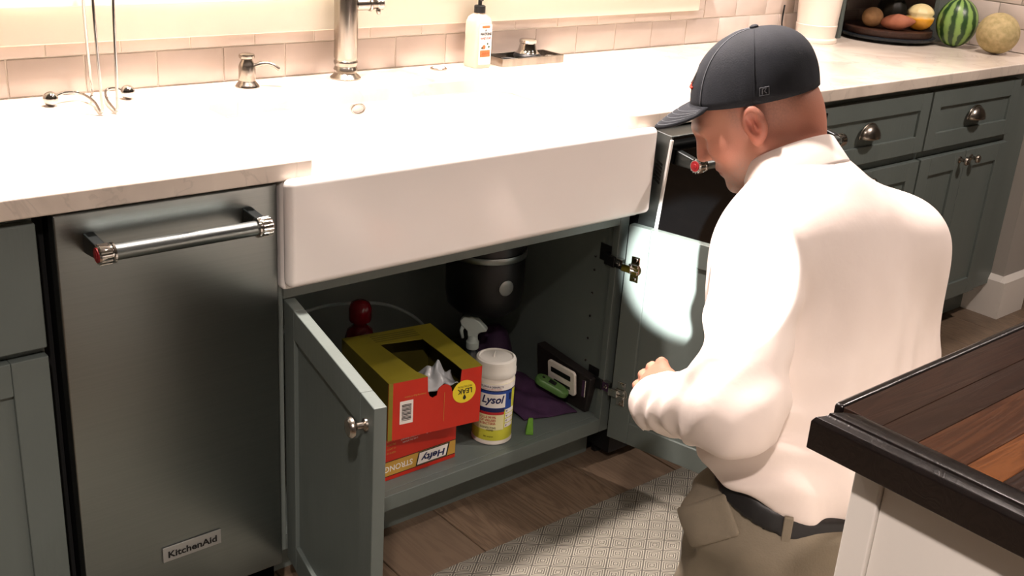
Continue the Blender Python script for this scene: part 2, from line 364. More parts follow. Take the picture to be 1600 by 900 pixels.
def hinge(door, T, x, z):
    mb=MB(); mb.T=T   # cup set in the inner face of the door (local back, y=t)
    mb.lathe([(.0175,0),(.0175,.0035),(.013,.0035),(.011,.0015),(0,.0015)],(x,.021,z),(0,1,0),24)
    mb.box(x-.010,x+.012,.021,.0255,z-.031,z+.031).box(x-.03,x-.006,.0235,.034,z-.009,z+.009).box(x-.014,x+.010,.0255,.029,z-.012,z-.004).box(x-.014,x+.010,.0255,.029,z+.004,z+.012)
    for s in (-1,1): mb.lathe([(.005,0),(.005,.003),(0,.003)],(x+.002,.0255,z+s*.024),(0,1,0),12)
    return mb.build('hinge',CHROME,door,bevel=.0008,seg=1)

# sink base cabinet
CX0,CX1=.380,1.302
sb=thing('sink_base_cabinet','grey painted cabinet under the white sink with both doors open','cabinet',((CX0+CX1)/2,0,0))
B('side_panel',(CX0,CX0+.018,.020,.59,.105,.66),CAB,sb); B('side_panel',(1.280,CX1,.020,.59,.105,.66),CAB,sb)
B('back_panel',(CX0+.019,1.279,.575,.59,.105,.66),CAB,sb)
B('cabinet_floor',(CX0+.019,1.279,.020,.574,.122,.140),CAB,sb,.001)
B('bottom_rail',(CX0+.0225,1.2715,-.0,.0195,.103,.140),CAB,sb,.0015)
B('stile',(CX0,CX0+.022,0,.0195,.103,.674),CAB,sb,.0015); B('stile',(1.272,CX1,0,.0195,.103,.674),CAB,sb,.0015)
B('top_rail',(CX0+.0225,1.2715,0,.0195,.646,.674),CAB,sb,.0015)
B('toe_kick',(CX0,1.312,.075,.092,0,.1025),CAB,sb)
pins=MB()
for zz in (.27,.33,.39,.45,.51,.545): pins.lathe([(.0032,0),(.0032,.002),(0,.0025)],(1.280,.075,zz),(-1,0,0),10)
pins.build('shelf_pin',CHROME,sb,smooth='sharp')['kind']='stuff'
# interior hinge plates on the stile
for zz in (.555,.235):
    MB().box(1.2775,1.2795,.022,.062,zz-.012,zz+.03).box(1.266,1.2795,.002,.035,zz-.014,zz+.012).build('hinge_plate',BLACK,sb,bevel=.001,seg=1)
    MB().box(1.268,1.282,-.022,.001,zz-.012,zz+.012).lathe([(.006,0),(.006,.002),(.003,.002),(0,.001)],(1.268,-.010,zz),(-1,0,0),14).build('hinge_arm',CHROME,sb,bevel=.0015,seg=1)
DW,DH,DZ=.448,.552,.104
# far-left door: hinge at x=.392, open 108 degrees ; local x from hinge to free edge
def door_T(hx, hy, deg, mirror):
    if not mirror: return Tr((hx,hy,DZ)) @ Matrix.Rotation(-math.radians(deg),4,'Z')
    return Tr((hx,hy,DZ)) @ Matrix.Rotation(math.radians(deg),4,'Z') @ Matrix.Scale(-1,4,(1,0,0))
T1=door_T(.392,-.022,102,False)
d1=shaker('door',sb,T1,DW,DH); knob(d1,T1,DW-.031,DH-.042)
T2=door_T(1.294,-.022,103,True)
d2=shaker('door',sb,T2,DW,DH)
d2['label']='door standing open beside the kneeling man'
for zz in (.45,.128): hinge(d2,T2,.028,zz)
for d in (d2,)+tuple(d2.children):                      # mirrored: turn faces outward again
    d.data.flip_normals()
knob(d2,T2,DW-.031,DH-.042).data.flip_normals()

# base cabinet at the near end
lc=thing('drawer_cabinet','grey base cabinet with plain drawer over panelled door beside steel compactor','cabinet',(-.32,.3,0))
B('body',(-.62,-.021,.0,.59,.103,.879),CAB,lc); B('toe_kick',(-.62,-.021,.075,.095,0,.1025),CAB,lc)
T=Tr((-.62,-.022,.661)); dr=shaker('drawer',lc,T,.598,.205,slab=True); cup(dr,T,.3,.11)
T=Tr((-.62,-.022,.104)); dd=shaker('door',lc,T,.598,.543); knob(dd,T,.04,.49)
B('filler',(-.0205,.0,.02,.04,.103,.875),DARKV,lc)  # dark strip in the open gap, the gap's shade put into its colour

# ------------------------------------------------------------------ steel compactor
MEDAL=mat('red_enamel',(150,28,34),.3,c2=(140,24,30))
def bar_handle(parent, x0,x1, yf, yb, z, r=.0125, tilt=None):
    """tube on two end brackets; yf = face, yb = bar axis"""
    hb=MB(); hb.T=tilt; hb.lathe([(r,0),(r,x1-x0)],(x0,yb,z),(1,0,0),28); h=hb.build('handle',STEEL,parent,smooth='sharp')
    for s,x in ((-1,x0),(1,x1)):
        c=MB(); c.T=tilt
        pr=[]
        for q in range(2): pass
        L=.027; c.lathe([(r+.001,0),(r+.004,.001),(r+.004,.004),(r+.0025,.005),(r+.003,.006),(r+.0035,L-.003),(r+.001,L),(0,L)],(x+(.004 if s<0 else -.004),yb,z),(s,0,0),28)
        for k in range(14):
            a=2*PI*k/14; ca,sa=math.cos(a)*(r+.003),math.sin(a)*(r+.003)
            c.tube([(x+s*.004,yb+ca,z+sa),(x+s*(L-.006),yb+ca,z+sa)],.0014,6)
        c.build('end_cap',CHROME,h,smooth='sharp')
        m=MB(); m.T=tilt; m.lathe([(r-.001,0),(r-.001,.0012),(.006,.0014),(.0055,.0024),(0,.0028)],(x+s*(L-.004),yb,z),(s,0,0),24); m.build('medallion',MEDAL,h,smooth='sharp')
        b=MB(); b.T=tilt; e=x+s*.012
        b.hexa([(e-.009,yb,z-.011),(e+.009,yb,z-.011),(e+.009,yf,z-.017),(e-.009,yf,z-.017),(e-.009,yb,z+.011),(e+.009,yb,z+.011),(e+.009,yf,z+.017),(e-.009,yf,z+.017)])
        b.build('bracket',DSTEEL,h,bevel=.003)
    return h
tc=thing('trash_compactor','brushed steel trash compactor with bar handle and small nameplate','trash compactor',(.19,.28,0))
B('body',(.004,.374,.0,.58,.03,.874),BLACK,tc)
B('front_panel',(.001,.377,-.030,-.001,.098,.876),STEEL,tc,.003)
bar_handle(tc,.064,.308,-.030,-.092,.826)
B('toe_panel',(.004,.374,-.0,.02,.0,.095),BLACK,tc)
np_=B('nameplate',(.137,.249,-.034,-.0305,.198,.228),mat('plate_silver',(176,176,172),.4,.5,c2=(168,168,164)),tc,.001)
text('nameplate_lettering','KitchenAid',(.193,-.0342,.2125),(1,0,0),(0,0,1),.014,BLACK,np_,width=.094,bold=.03)

# ------------------------------------------------------------------ dishwasher, door ajar
dw=thing('dishwasher','black glass dishwasher with steel bar handle, door ajar beside the sink','dishwasher',(1.605,.28,0))
B('tub',(1.315,1.892,.0,.58,.03,.872),BLACK,dw)
TD=Tr((0,-.03,.105)) @ Matrix.Rotation(math.radians(4.4),4,'X') @ Tr((0,.03,-.105))
def dbox(name,ex,m,p,bev=.002):
    mb=MB(); mb.T=TD; mb.box(*ex); return mb.build(name,m,p,bevel=bev)
dd=dbox('door',(1.312,1.894,-.0298,.026,.108,.874),STEEL,dw)
dbox('glass_front',(1.3145,1.8915,-.0325,-.030,.110,.872),GLASSB,dd,.001)
dbox('lit_edge',(1.3095,1.3155,-.0350,-.0285,.112,.866),mat('lit_edge_white',(236,236,232),.35,.2,c2=(230,230,226)),dd,.001)  # near-white strip: light catching the steel door edge, put into the colour
for k in range(6):
    mb=MB(); mb.T=TD; zz=.758+k*.0085; mb.hexa([(1.3108,-.018,zz),(1.3118,-.018,zz),(1.3118,.002,zz+.006),(1.3108,.002,zz+.006),(1.3108,-.018,zz+.005),(1.3118,-.018,zz+.005),(1.3118,.002,zz+.011),(1.3108,.002,zz+.011)]); mb.build('vent_slot',DARKV,dd)
bar_handle(dd,1.352,1.860,-.0325,-.095,.824,tilt=TD)
B('toe_panel',(1.330,1.892,.06,.075,0,.1),BLACK,dw)

# ------------------------------------------------------------------ base cabinets beyond the dishwasher
for nm,x0,x1,lab,nd in (('base_cabinet',1.900,2.514,'grey base cabinet right behind the kneeling man, next to the dishwasher',2),('base_cabinet',2.520,3.050,'grey base cabinet with one drawer and two doors against the end wall',2)):
    c=thing(nm,lab,'cabinet',((x0+x1)/2,.3,0))
    B('body',(x0,x1,.0,.59,.118,.872),CAB,c); B('toe_kick',(x0,x1,.075,.095,0,.1175),CAB,c)
    w=x1-x0-.005; T=Tr((x0+.0025,-.022,.681)); d=shaker('drawer',c,T,w,.178,sw=.050); cup(d,T,w/2,.088)
    w2=w/2-.0015
    for k in range(2):
        T=Tr((x0+.0025+k*(w2+.003),-.022,.128)); d=shaker('door',c,T,w2,.526); knob(d,T,w2-.032 if k==0 else .032,.50,.0135)
fl_=thing('cabinet_filler','narrow grey filler strip joining the end cabinet to the wall','cabinet filler',(3.12,.03,0))
B('filler',(3.0505,XR-.001,.0,.03,.118,.872),CAB,fl_); B('toe_kick',(3.0505,XR-.013,.075,.095,0,.1175),CAB,fl_)

# ------------------------------------------------------------------ island
WAL=[wood('walnut_%d'%i,a,b,c,.28,(1.6,26,26),.35) for i,(a,b,c) in enumerate([((54,36,28),(38,25,20),(46,31,24)),((88,54,34),(64,38,25),(72,46,30)),((132,80,42),(100,58,30),(106,66,38))])]
DWAL=wood('dark_walnut_edge',(22,16,15),(14,10,10),(18,13,13),.3,(1.6,26,26),.3)
IX,IY=.408,-1.108
isl=thing('island_top','dark walnut butcher-block island worktop with moulded edge','worktop',(1.3,-1.7,.868))
def edge_prof(): return [(.0,-.044),(0,-.012),(.003,-.007),(.009,-.005),(.012,-.003),(.012,-.001),(.016,0),(.024,.0012),(.032,.0),(.036,-.0015),(.036,-.044)]
pf=edge_prof(); y1,x1=-2.3,2.2
def rail(name, p0, p1, inward, mi0, mi1):
    """moulding from p0 to p1, profile offset along 'inward', mitred at the ends"""
    p0,p1,inw=Vector(p0),Vector(p1),Vector(inward); t=(p1-p0).normalized(); vs=[]; n=len(pf)
    for e,p,mi in ((0,p0,mi0),(1,p1,mi1)):
        for d,z in pf: vs.append(tuple(p+inw*d+t*(mi*d)+Vector((0,0,z))))
    fs=[(i,(i+1)%n,(i+1)%n+n,i+n) for i in range(n)]+[tuple(range(n))[::-1],tuple(range(n,2*n))]
    return MB().add(vs,fs).build(name,DWAL,isl,bevel=.0012,seg=2,ang=20)
rail('edge_moulding',(IX,IY,CT),(IX,y1,CT),(1,0,0),1,-1)
yy=IY-.0; k=0
# staves run along the island
random.seed(3)
wid=[]; y=IY-.001
pat=[0,0,1,2,0,1,0,2,1,0,0,1,0,2,0,1,0,0,2,1,0,1,0,0,1,2,0]
B('edge_strip',(IX+.0365,x1,y-.012,y,CT-.044,CT-.0005),DWAL,isl,.004); y-=.0125
for k,c in enumerate(pat):
    wd=(.047,.040,.052,.036,.044)[k%5]
    if y-wd<y1: break
    off=.55+.35*random.random(); xm=IX+.0365+off
    MB().box(IX+.0365,xm,y-wd+.0003,y,CT-.044,CT-.0012).build('stave',WAL[c],isl,bevel=.0006,seg=1)
    MB().box(xm+.0003,x1,y-wd+.0003,y,CT-.044,CT-.0012).build('stave',WAL[(c+k)%3],isl,bevel=.0006,seg=1)
    y-=wd
ib=thing('kitchen_island','white painted kitchen island base under the dark walnut top','island',(1.3,-1.7,0))
B('body',(.452,2.15,-2.25,-1.162,.0,.868),WHITE,ib)
B('corner_post',(.440,.452,-1.182,-1.150,0,.868),WHITE,ib,.002); B('corner_post',(.440,.452,-2.26,-2.2,0,.868),WHITE,ib,.002)
B('end_panel',(.446,.4525,-2.2,-1.183,.0,.868),WHITE,ib,.001)
B('base_board',(.440,.453,-2.2,-1.183,.0,.12),WHITE,ib,.003)
for i in range(3):
    xx=.49+i*.55; T=Tr((xx+.54,-1.161,.11)) @ Matrix.Rotation(PI,4,'Z'); shaker('door',ib,T,.54,.74,m=WHITE)

# ------------------------------------------------------------------ runner rug
def rugmat():
    m=bpy.data.materials.new('woven_diamond_rug'); m.use_nodes=True; N=m.node_tree.nodes; L=m.node_tree.links; b=N['Principled BSDF']; b.inputs['Roughness'].default_value=.95
    tc=N.new('ShaderNodeTexCoord'); sp=N.new('ShaderNodeSeparateXYZ'); L.new(tc.outputs['Object'],sp.inputs[0])
    def M(op,a,bv=None,c=None):
        n=N.new('ShaderNodeMath'); n.operation=op
        for i,v in enumerate((a,bv,c)):
            if v is None: continue
            if isinstance(v,(int,float)): n.inputs[i].default_value=v
            else: L.new(v,n.inputs[i])
        return n.outputs[0]
    u=M('DIVIDE',sp.outputs['X'],.062); v=M('DIVIDE',sp.outputs['Y'],.050)
    a=M('ADD',u,v); c=M('SUBTRACT',u,v)                       # rotated lattice: cells are diamonds
    ca=M('ABSOLUTE',M('SUBTRACT',M('FRACT',a),.5)); cc=M('ABSOLUTE',M('SUBTRACT',M('FRACT',c),.5))
    d=M('MAXIMUM',ca,cc)                                      # 0 centre .. .5 border
    rings=M('PINGPONG',M('MULTIPLY',d,8.2),.5)
    k=N.new('ShaderNodeMapRange'); k.inputs['From Min'].default_value=.16; k.inputs['From Max'].default_value=.32; L.new(rings,k.inputs[0])
    nz=N.new('ShaderNodeTexNoise'); nz.inputs['Scale'].default_value=420; L.new(tc.outputs['Object'],nz.inputs['Vector'])
    kk=M('MULTIPLY',k.outputs[0],M('ADD',.72,M('MULTIPLY',nz.outputs[0],.5)))
    border=M('GREATER_THAN',d,.475)
    mx=N.new('ShaderNodeMix'); mx.data_type='RGBA'; mx.inputs['A'].default_value=(*lin((80,78,71)),1); mx.inputs['B'].default_value=(*lin((148,144,131)),1); L.new(kk,mx.inputs['Factor'])
    m2=N.new('ShaderNodeMix'); m2.data_type='RGBA'; L.new(M('MULTIPLY',border,.5),m2.inputs['Factor']); L.new(mx.outputs['Result'],m2.inputs['A']); m2.inputs['B'].default_value=(*lin((68,66,61)),1)
    L.new(m2.outputs['Result'],b.inputs['Base Color'])
    bp_=N.new('ShaderNodeBump'); bp_.inputs['Distance'].default_value=.0012; L.new(kk,bp_.inputs['Height']); L.new(bp_.outputs[0],b.inputs['Normal'])
    return m
rug=set_id(B('runner_rug',(-.4,2.3,-1.04,-.128,.0005,.0065),rugmat(),None,.002,(.9,-.6,0)),'flat woven runner rug with cream concentric diamonds on the wood floor','rug')
# ------------------------------------------------------------------ things on the worktop
def at(x,y): return (x,y,CT)
def bez(pts,n=8):
    """Catmull-Rom through points"""
    P=[Vector(q) for q in pts]; out=[]
    for i in range(len(P)-1):
        a,b,c,d=P[max(i-1,0)],P[i],P[i+1],P[min(i+2,len(P)-1)]
        for k in range(n):
            t=k/n; out.append(.5*((2*b)+(c-a)*t+(2*a-5*b+4*c-d)*t*t+(-a+3*b-3*c+d)*t**3))
    return [tuple(q) for q in out]+[tuple(P[-1])]
fx,fy=.868,.543
fa=thing('kitchen_faucet','tall brushed nickel faucet with side lever behind the white sink','faucet',at(fx,fy))
MB().lathe([(.036,0),(.036,.003),(.033,.006),(.027,.011),(.0245,.014),(.026,.018),(.0285,.021),(.0265,.026),(.0245,.029),(.0265,.033),(.028,.037),(.0275,.041),(.0255,.043)],at(fx,fy),n=40).build('base',NICKEL,fa,smooth='sharp')
MB().lathe([(.0255,.043),(.0275,.05),(.0275,.21),(.026,.215),(.022,.22),(.02,.235)],at(fx,fy),n=40).build('column',NICKEL,fa,smooth='sharp')
MB().tube(bez([(fx,fy,CT+.23),(fx,fy,CT+.33),(fx,fy-.04,CT+.42),(fx,fy-.12,CT+.44),(fx,fy-.20,CT+.40),(fx,fy-.22,CT+.30)],8),.0135,20).build('spout',NICKEL,fa,smooth='sharp')
lv=MB().lathe([(.0135,0),(.0135,.03),(.016,.032),(.0165,.036),(.013,.040),(.011,.052),(.014,.056),(.014,.066),(.008,.070),(0,.071)],(fx+.024,fy-.004,CT+.168),(1,-.12,.02),24).build('valve_stem',NICKEL,fa,smooth='sharp')
MB().tube([(fx+.082,fy-.011,CT+.170),(fx+.083,fy-.011,CT+.195),(fx+.088,fy-.012,CT+.26)],[.0055,.005,.0075],14).lathe([(.004,0),(.006,.004),(.004,.012),(0,.013)],(fx+.078,fy-.013,CT+.158),(.1,-.1,-1),14).build('lever',NICKEL,lv,smooth=True)
sx,sy=.616,.541
sd=thing('soap_dispenser','small nickel pump soap dispenser set in the worktop','soap dispenser',at(sx,sy))
MB().lathe([(.0265,0),(.0265,.002),(.024,.006),(.0185,.012),(.0175,.014),(.0185,.018),(.0185,.044),(.0165,.050),(.0125,.057),(.0115,.060)],at(sx,sy),n=32).build('body',NICKEL,sd,smooth='sharp')
MB().lathe([(.0115,.060),(.0165,.063),(.0175,.067),(.0165,.071),(.010,.073),(0,.0735)],at(sx,sy),n=32).build('pump_head',NICKEL,sd,smooth='sharp')
MB().tube(bez([(sx+.012,sy-.006,CT+.044),(sx+.030,sy-.016,CT+.051),(sx+.046,sy-.026,CT+.050),(sx+.060,sy-.034,CT+.040)],6),[.0055]*6+[.0048]*6+[.0042]*7,14).build('spout',NICKEL,sd,smooth=True)
bx,by=1.146,.555
b_=thing('air_switch','round nickel push button set flush in the worktop','button',at(bx,by))
MB().lathe([(.0215,0),(.0215,.003),(.019,.005),(.016,.0045),(.0155,.002)],at(bx,by),n=32,cap=False).build('bezel',NICKEL,b_,smooth='sharp')
MB().lathe([(.0150,0),(.0150,.0045),(.012,.0055),(0,.0055)],at(bx,by),n=28).build('push_cap',PORC,b_,smooth='sharp')
# hand soap bottle
hx,hy=1.262,.548; hb=thing('hand_soap_bottle','clear peach hand soap bottle with black pump and printed label','soap bottle',at(hx,hy))
def rrect(hw,hd,r,n=5):
    o=[]
    for cx,cy,a in ((hw-r,hd-r,0),(-hw+r,hd-r,90),(-hw+r,-hd+r,180),(hw-r,-hd+r,270)): o+=arc(cx,cy,r,a,a+90,n)
    return o
def loft(rings):
    vs=[];fs=[];n=len(rings[0])
    for R_ in rings: vs+=R_
    for i in range(len(rings)-1):
        for k in range(n): fs.append((i*n+k,i*n+(k+1)%n,(i+1)*n+(k+1)%n,(i+1)*n+k))
    fs+=[tuple(range(n))[::-1],tuple((len(rings)-1)*n+k for k in range(n))]
    return vs,fs
SOAP=mat('peach_soap',(246,228,210),.12,c2=(242,222,202),scale=(20,20,20),trans=.45,ior=1.36)
rings=[]
for z,s in ((0,.92),(.004,1),(.10,1),(.114,.97),(.125,.82),(.131,.58),(.134,.42),(.140,.42)):
    rings.append([(hx+a*s,hy+b*s,CT+z) for a,b in rrect(.0265,.0265,.009)])
MB().add(*loft(rings)).build('bottle',SOAP,hb,smooth='sharp')
MB().lathe([(.0145,.136),(.0145,.152),(.012,.154),(.005,.155),(.005,.170),(.010,.171),(.011,.182),(.0,.184)],at(hx,hy),n=24).tube([(hx,hy,CT+.177),(hx-.015,hy-.022,CT+.177),(hx-.02,hy-.032,CT+.172)],.005,10).build('pump',BLACK,hb,smooth='sharp')
LBL=mat('paper_label',(246,242,236),.6,c2=(242,238,232)); INK=mat('black_ink',(24,24,28),.6,c2=(28,28,32)); PEACH=mat('peach_ink',(206,104,60),.6,c2=(198,98,56)); REDI=mat('red_ink',(150,44,36),.6,c2=(142,40,34)); GRN=mat('leaf_ink',(52,74,44),.6,c2=(46,66,40))
yl=hy-.0268
lb=MB().prism(rrect(.0195,.050,.003),(hx+.002,yl+.0001,CT+.060),(1,0,0),(0,0,1),.0004).build('label',LBL,hb)
def lt(s,dz,h,m,wd=None,b=0): text('label_print',s,(hx+.002,yl-.0004,CT+.060+dz),(1,0,0),(0,0,1),h,m,lb,width=wd,lift=.0003,bold=b)
MB().prism(rrect(.0125,.003,.002),(hx+.002,yl-.0004,CT+.104),(1,0,0),(0,0,1),.0003).build('label_band',PEACH,lb)
lt('J.R.',.035,.0062,INK,None,.05); lt('WATKINS',.0265,.0080,INK,.036,.05); lt('HAND SOAP',.0160,.0068,REDI,.033,.03); lt('with',.009,.003,INK); lt('NECTAR & CITRUS',.0045,.0028,INK,.028)
MB().prism(rrect(.016,.0085,.001),(hx+.002,yl-.0004,CT+.0375),(1,0,0),(0,0,1),.0003).build('label_panel',PEACH,lb); lt('ORANGE CITRUS',-.0215,.003,LBL,.026); lt('BLOSSOM',-.0255,.003,LBL,.018)
for dx,dz,r,m in ((-.004,-.006,.0055,PEACH),(.005,-.005,.006,LBL),(-.010,-.008,.003,GRN),(.0115,-.006,.003,GRN),(.007,.0015,.0025,GRN)):
    MB().prism([(dx+r*math.cos(a)*1.0,dz+r*math.sin(a)) for a in [2*PI*i/14 for i in range(14)]],(hx+.002,yl-.0004-.0001*(m is GRN),CT+.060),(1,0,0),(0,0,1),.0003).build('label_fruit',m,lb)
lt('11 FL OZ',-.042,.0025,INK)
# metal tray with the sink stopper
tx0,tx1,ty0,ty1=1.318,1.530,.512,.597
tr=thing('sponge_tray','shallow brushed metal tray on the worktop by the soap bottle','tray',((tx0+tx1)/2,(ty0+ty1)/2,CT))
v,f=basin(tx0,tx1,ty0,ty1,CT,CT+.021,tx0+.003,tx1-.003,ty0+.003,ty1-.003,CT+.004)
MB().add(v,f).build('tray',NICKEL,tr,bevel=.003,seg=2)
for i in range(9): MB().box(tx0+.02+i*.021,tx0+.028+i*.021,ty0+.008,ty1-.008,CT+.0042,CT+.009).build('rib',NICKEL,tr,bevel=.001,seg=1)
st=thing('sink_stopper','chrome sink stopper with dark rubber flange lying in the tray','stopper',(1.436,.5545,CT+.0092))
MB().lathe([(.034,0),(.037,.005),(.037,.009),(.034,.013),(.031,.016)],(1.436,.5545,CT+.0092),n=32).build('rubber_flange',BLACK,st,smooth='sharp')
MB().lathe([(.032,.0155),(.027,.019),(.024,.028),(.021,.040),(.0235,.042),(.0235,.049),(.021,.051),(0,.051)],(1.436,.5545,CT+.0092),n=32).build('crown',CHROME,st,smooth='sharp')
rg=set_id(MB().tube([(1.505+.013*math.cos(a),.54+.011*math.sin(a),CT+.0122) for a in [2*PI*i/20 for i in range(20)]],.003,8,True).build('strainer_ring',CHROME,None,smooth=True,loc=(1.505,.54,CT+.0092)),'thin chrome ring lying in the tray beside the stopper','ring')
rg=set_id(MB().tube(bez([(1.335,.53,CT+.0125),(1.352,.556,CT+.0135),(1.374,.545,CT+.014),(1.385,.528,CT+.0125)],6),.0035,8).build('brush_clip',BLACK,None,smooth=True,loc=(1.36,.54,CT+.0092)),'short black curved clip lying at the near end of the tray','clip')
# wire paper towel holder
ph=thing('paper_towel_holder','chrome wire paper towel stand with ball feet, empty','paper towel holder',at(.27,.49))
c0=(.285,.565,CT+.010)
for bx_,by_ in ((.186,.515),(.340,.519)):
    MB().lathe([(0,-.0145)]+[(.0145*math.sin(PI*i/12),-.0145*math.cos(PI*i/12)) for i in range(1,12)]+[(0,.0145)],(bx_,by_,CT+.0145),n=20,cap=False).build('ball_foot',CHROME,ph,smooth=True)
for bx_,by_ in ((.186,.515),(.340,.519)):
    MB().tube(bez([(bx_,by_,CT+.0125),((bx_*.7+c0[0]*.3),by_+.018,CT+.020),((bx_*.35+c0[0]*.65),by_+.022,CT+.016),(.258 if bx_<.25 else .285,.485,CT+.010),(.244 if bx_<.25 else .273,.415,CT+.006),(.2435 if bx_<.25 else .2725,.403,CT+.008),(.243 if bx_<.25 else .273,.400,CT+.03),(.241 if bx_<.25 else .278,.402,CT+.20),(.245 if bx_<.25 else .281,.405,CT+.27),(.262,.43,CT+.33)],6),.0030,10).build('wire_loop',CHROME,ph,smooth=True)
MB().tube(bez([(.262,.505,CT+.016),(.283,.56,CT+.012),(.284,.566,CT+.03),(.276,.552,CT+.20),(.272,.53,CT+.30),(.262,.47,CT+.335),(.262,.43,CT+.33)],6),.0030,10).build('wire_upright',CHROME,ph,smooth=True)
# white crock
cx_,cy_=2.648,.508; cr=thing('ceramic_crock','white ceramic crock with a stepped foot near the corner','crock',at(cx_,cy_))
CER=mat('white_ceramic',(238,228,216),.28,c2=(232,222,208),scale=(5,5,5))
MB().lathe([(.070,0),(.072,.004),(.071,.012),(.066,.016)],at(cx_,cy_),n=44).build('foot',CER,cr,smooth='sharp')
MB().lathe([(.064,.0162),(.067,.055),(.0675,.056),(.0655,.058),(.078,.26),(.080,.27),(.077,.272),(.074,.262),(.064,.03),(0,.028)],at(cx_,cy_),n=44,cap=False).build('vessel',CER,cr,smooth='sharp')
cd_=set_id(MB().tube(bez([(2.585,.60,1.02),(2.578,.595,.96),(2.572,.575,.925),(2.582,.572,.9195),(2.598,.578,.919)],6),.0028,8).build('power_cord',BLACK,None,smooth=True,loc=(2.58,.58,CT)),'thin dark power cord behind the white ceramic crock','cord')
# open corner cupboard standing on the worktop
cc=thing('corner_cupboard','grey open-fronted corner cupboard standing on the worktop behind the vegetables','cupboard',at(3.0,.5))
B('side_panel',(2.790,2.808,.515,YW-.003,CT+.0005,1.55),CAB,cc,.001)
B('side_panel',(3.092,XR-.003,.338,.356,CT+.0005,1.55),CAB,cc,.001)
B('top_panel',(2.808,XR-.003,.357,YW-.003,1.12,1.14),CAB,cc)  # unseen top, set low to keep the niche dark
MB().prism([(2.79,.515),(3.092,.338),(3.101,.352),(2.80,.530)],(0,0,1.085),(1,0,0),(0,1,0),.46).build('face_panel',CAB,cc)  # unseen front, brought down to block light from the niche
# lazy susan with vegetables
lx,ly=2.985,.452
ls=thing('lazy_susan','dark wooden turntable with black rim in the corner cupboard','turntable',at(lx,ly))
MB().lathe([(.09,0),(.09,.008),(.155,.009),(.160,.012),(.161,.018),(.158,.020),(0,.020)],at(lx,ly),n=56).build('base_rim',mat('black_enamel',(30,36,42),.25,c2=(26,32,38)),ls,smooth='sharp')
MB().lathe([(.146,.0205),(.148,.024),(.148,.040),(.145,.0425),(0,.0425)],at(lx,ly),n=56).build('wood_disc',wood('susan_wood',(66,40,28),(48,28,20),(56,34,24),.45,(4,30,30)),ls,smooth='sharp')
def blob(name, label, cat, c, rad, m, prof=None, rot=0, tilt=0, seed=0, amp=.03, ribs=0, ribamp=0, group=None, n=36, k=22, rest=None):
    rs=random.Random(seed); ph=[rs.uniform(0,6.28) for _ in range(6)]; vs=[];fs=[]
    R3=Matrix.Rotation(rot,3,'Z') @ Matrix.Rotation(tilt,3,'Y')
    for i in range(k+1):
        t=PI*i/k; z=-math.cos(t); rr=math.sin(t)
        if prof: rr*=prof(z)
        for j in range(n):
            a=2*PI*j/n; q=1+amp*(math.sin(2*a+ph[0]+2*z)+.6*math.sin(3*z+a+ph[1]))+(ribamp*(abs(math.cos(ribs*a/2))-.5) if ribs else 0)
            vs.append(R3 @ Vector((rad[0]*rr*q*math.cos(a),rad[1]*rr*q*math.sin(a),rad[2]*z*(1+amp*.3*math.sin(a+ph[2])*rr))))
    for i in range(k):
        for j in range(n): fs.append((i*n+j,i*n+(j+1)%n,(i+1)*n+(j+1)%n,(i+1)*n+j))
    zmin=min(q.z for q in vs); base=rest if rest is not None else CT; cz=base-zmin+.0004
    o=MB().add([(c[0]+q.x,c[1]+q.y,cz+q.z) for q in vs],fs).build(name,m,None,smooth=True,loc=(c[0],c[1],base))
    return set_id(o,label,cat,group), cz, R3
def stripes():
    m=bpy.data.materials.new('watermelon_rind'); m.use_nodes=True; N=m.node_tree.nodes; L=m.node_tree.links; b=N['Principled BSDF']; b.inputs['Roughness'].default_value=.35
    tc=N.new('ShaderNodeTexCoord'); sp=N.new('ShaderNodeSeparateXYZ'); L.new(tc.outputs['Object'],sp.inputs[0])
    at_=N.new('ShaderNodeMath'); at_.operation='ARCTAN2'; L.new(sp.outputs['Y'],at_.inputs[0]); L.new(sp.outputs['X'],at_.inputs[1])
    nz=N.new('ShaderNodeTexNoise'); nz.inputs['Scale'].default_value=45; nz.inputs['Detail'].default_value=4; L.new(tc.outputs['Object'],nz.inputs['Vector'])
    def M(op,a,bv):
        n=N.new('ShaderNodeMath'); n.operation=op
        for i,v in enumerate((a,bv)):
            if isinstance(v,(int,float)): n.inputs[i].default_value=v
            elif v is not None: L.new(v,n.inputs[i])
        return n.outputs[0]
    s=M('SINE',M('ADD',M('MULTIPLY',at_.outputs[0],11),M('MULTIPLY',nz.outputs[0],3.2)),None)
    r=N.new('ShaderNodeValToRGB'); e=r.color_ramp.elements; e[0].position=.25; e[0].color=(*lin((126,160,84)),1); e[1].position=.72; e[1].color=(*lin((34,66,30)),1)
    q=M('ADD',M('MULTIPLY',s,.5),.5); q=M('ADD',q,M('MULTIPLY',M('SUBTRACT',nz.outputs[0],.5),.6)); L.new(q,r.inputs[0]); L.new(r.outputs[0],b.inputs['Base Color'])
    return m
wm,z_,_=blob('watermelon','small round striped green watermelon standing by the tiled wall','watermelon',(3.080,.256),(.067,.067,.080),stripes(),amp=.008,seed=2)
ca,z_,_=blob('cantaloupe','beige netted cantaloupe melon next to the watermelon','melon',(3.088,.112),(.067,.067,.066),mat('netted_rind',(186,166,122),.8,c2=(160,146,100),scale=(60,60,60),detail=8,bump=.002,bscale=(140,140,140)),amp=.01,seed=5)
RT=CT+.0428
blob('potato','brown potato at the dim end of the turntable','potato',(2.888,.458),(.042,.036,.033),mat('potato_skin',(150,112,72),.75,c2=(126,92,58),scale=(30,30,30)),amp=.03,seed=3,rot=.5,rest=RT)
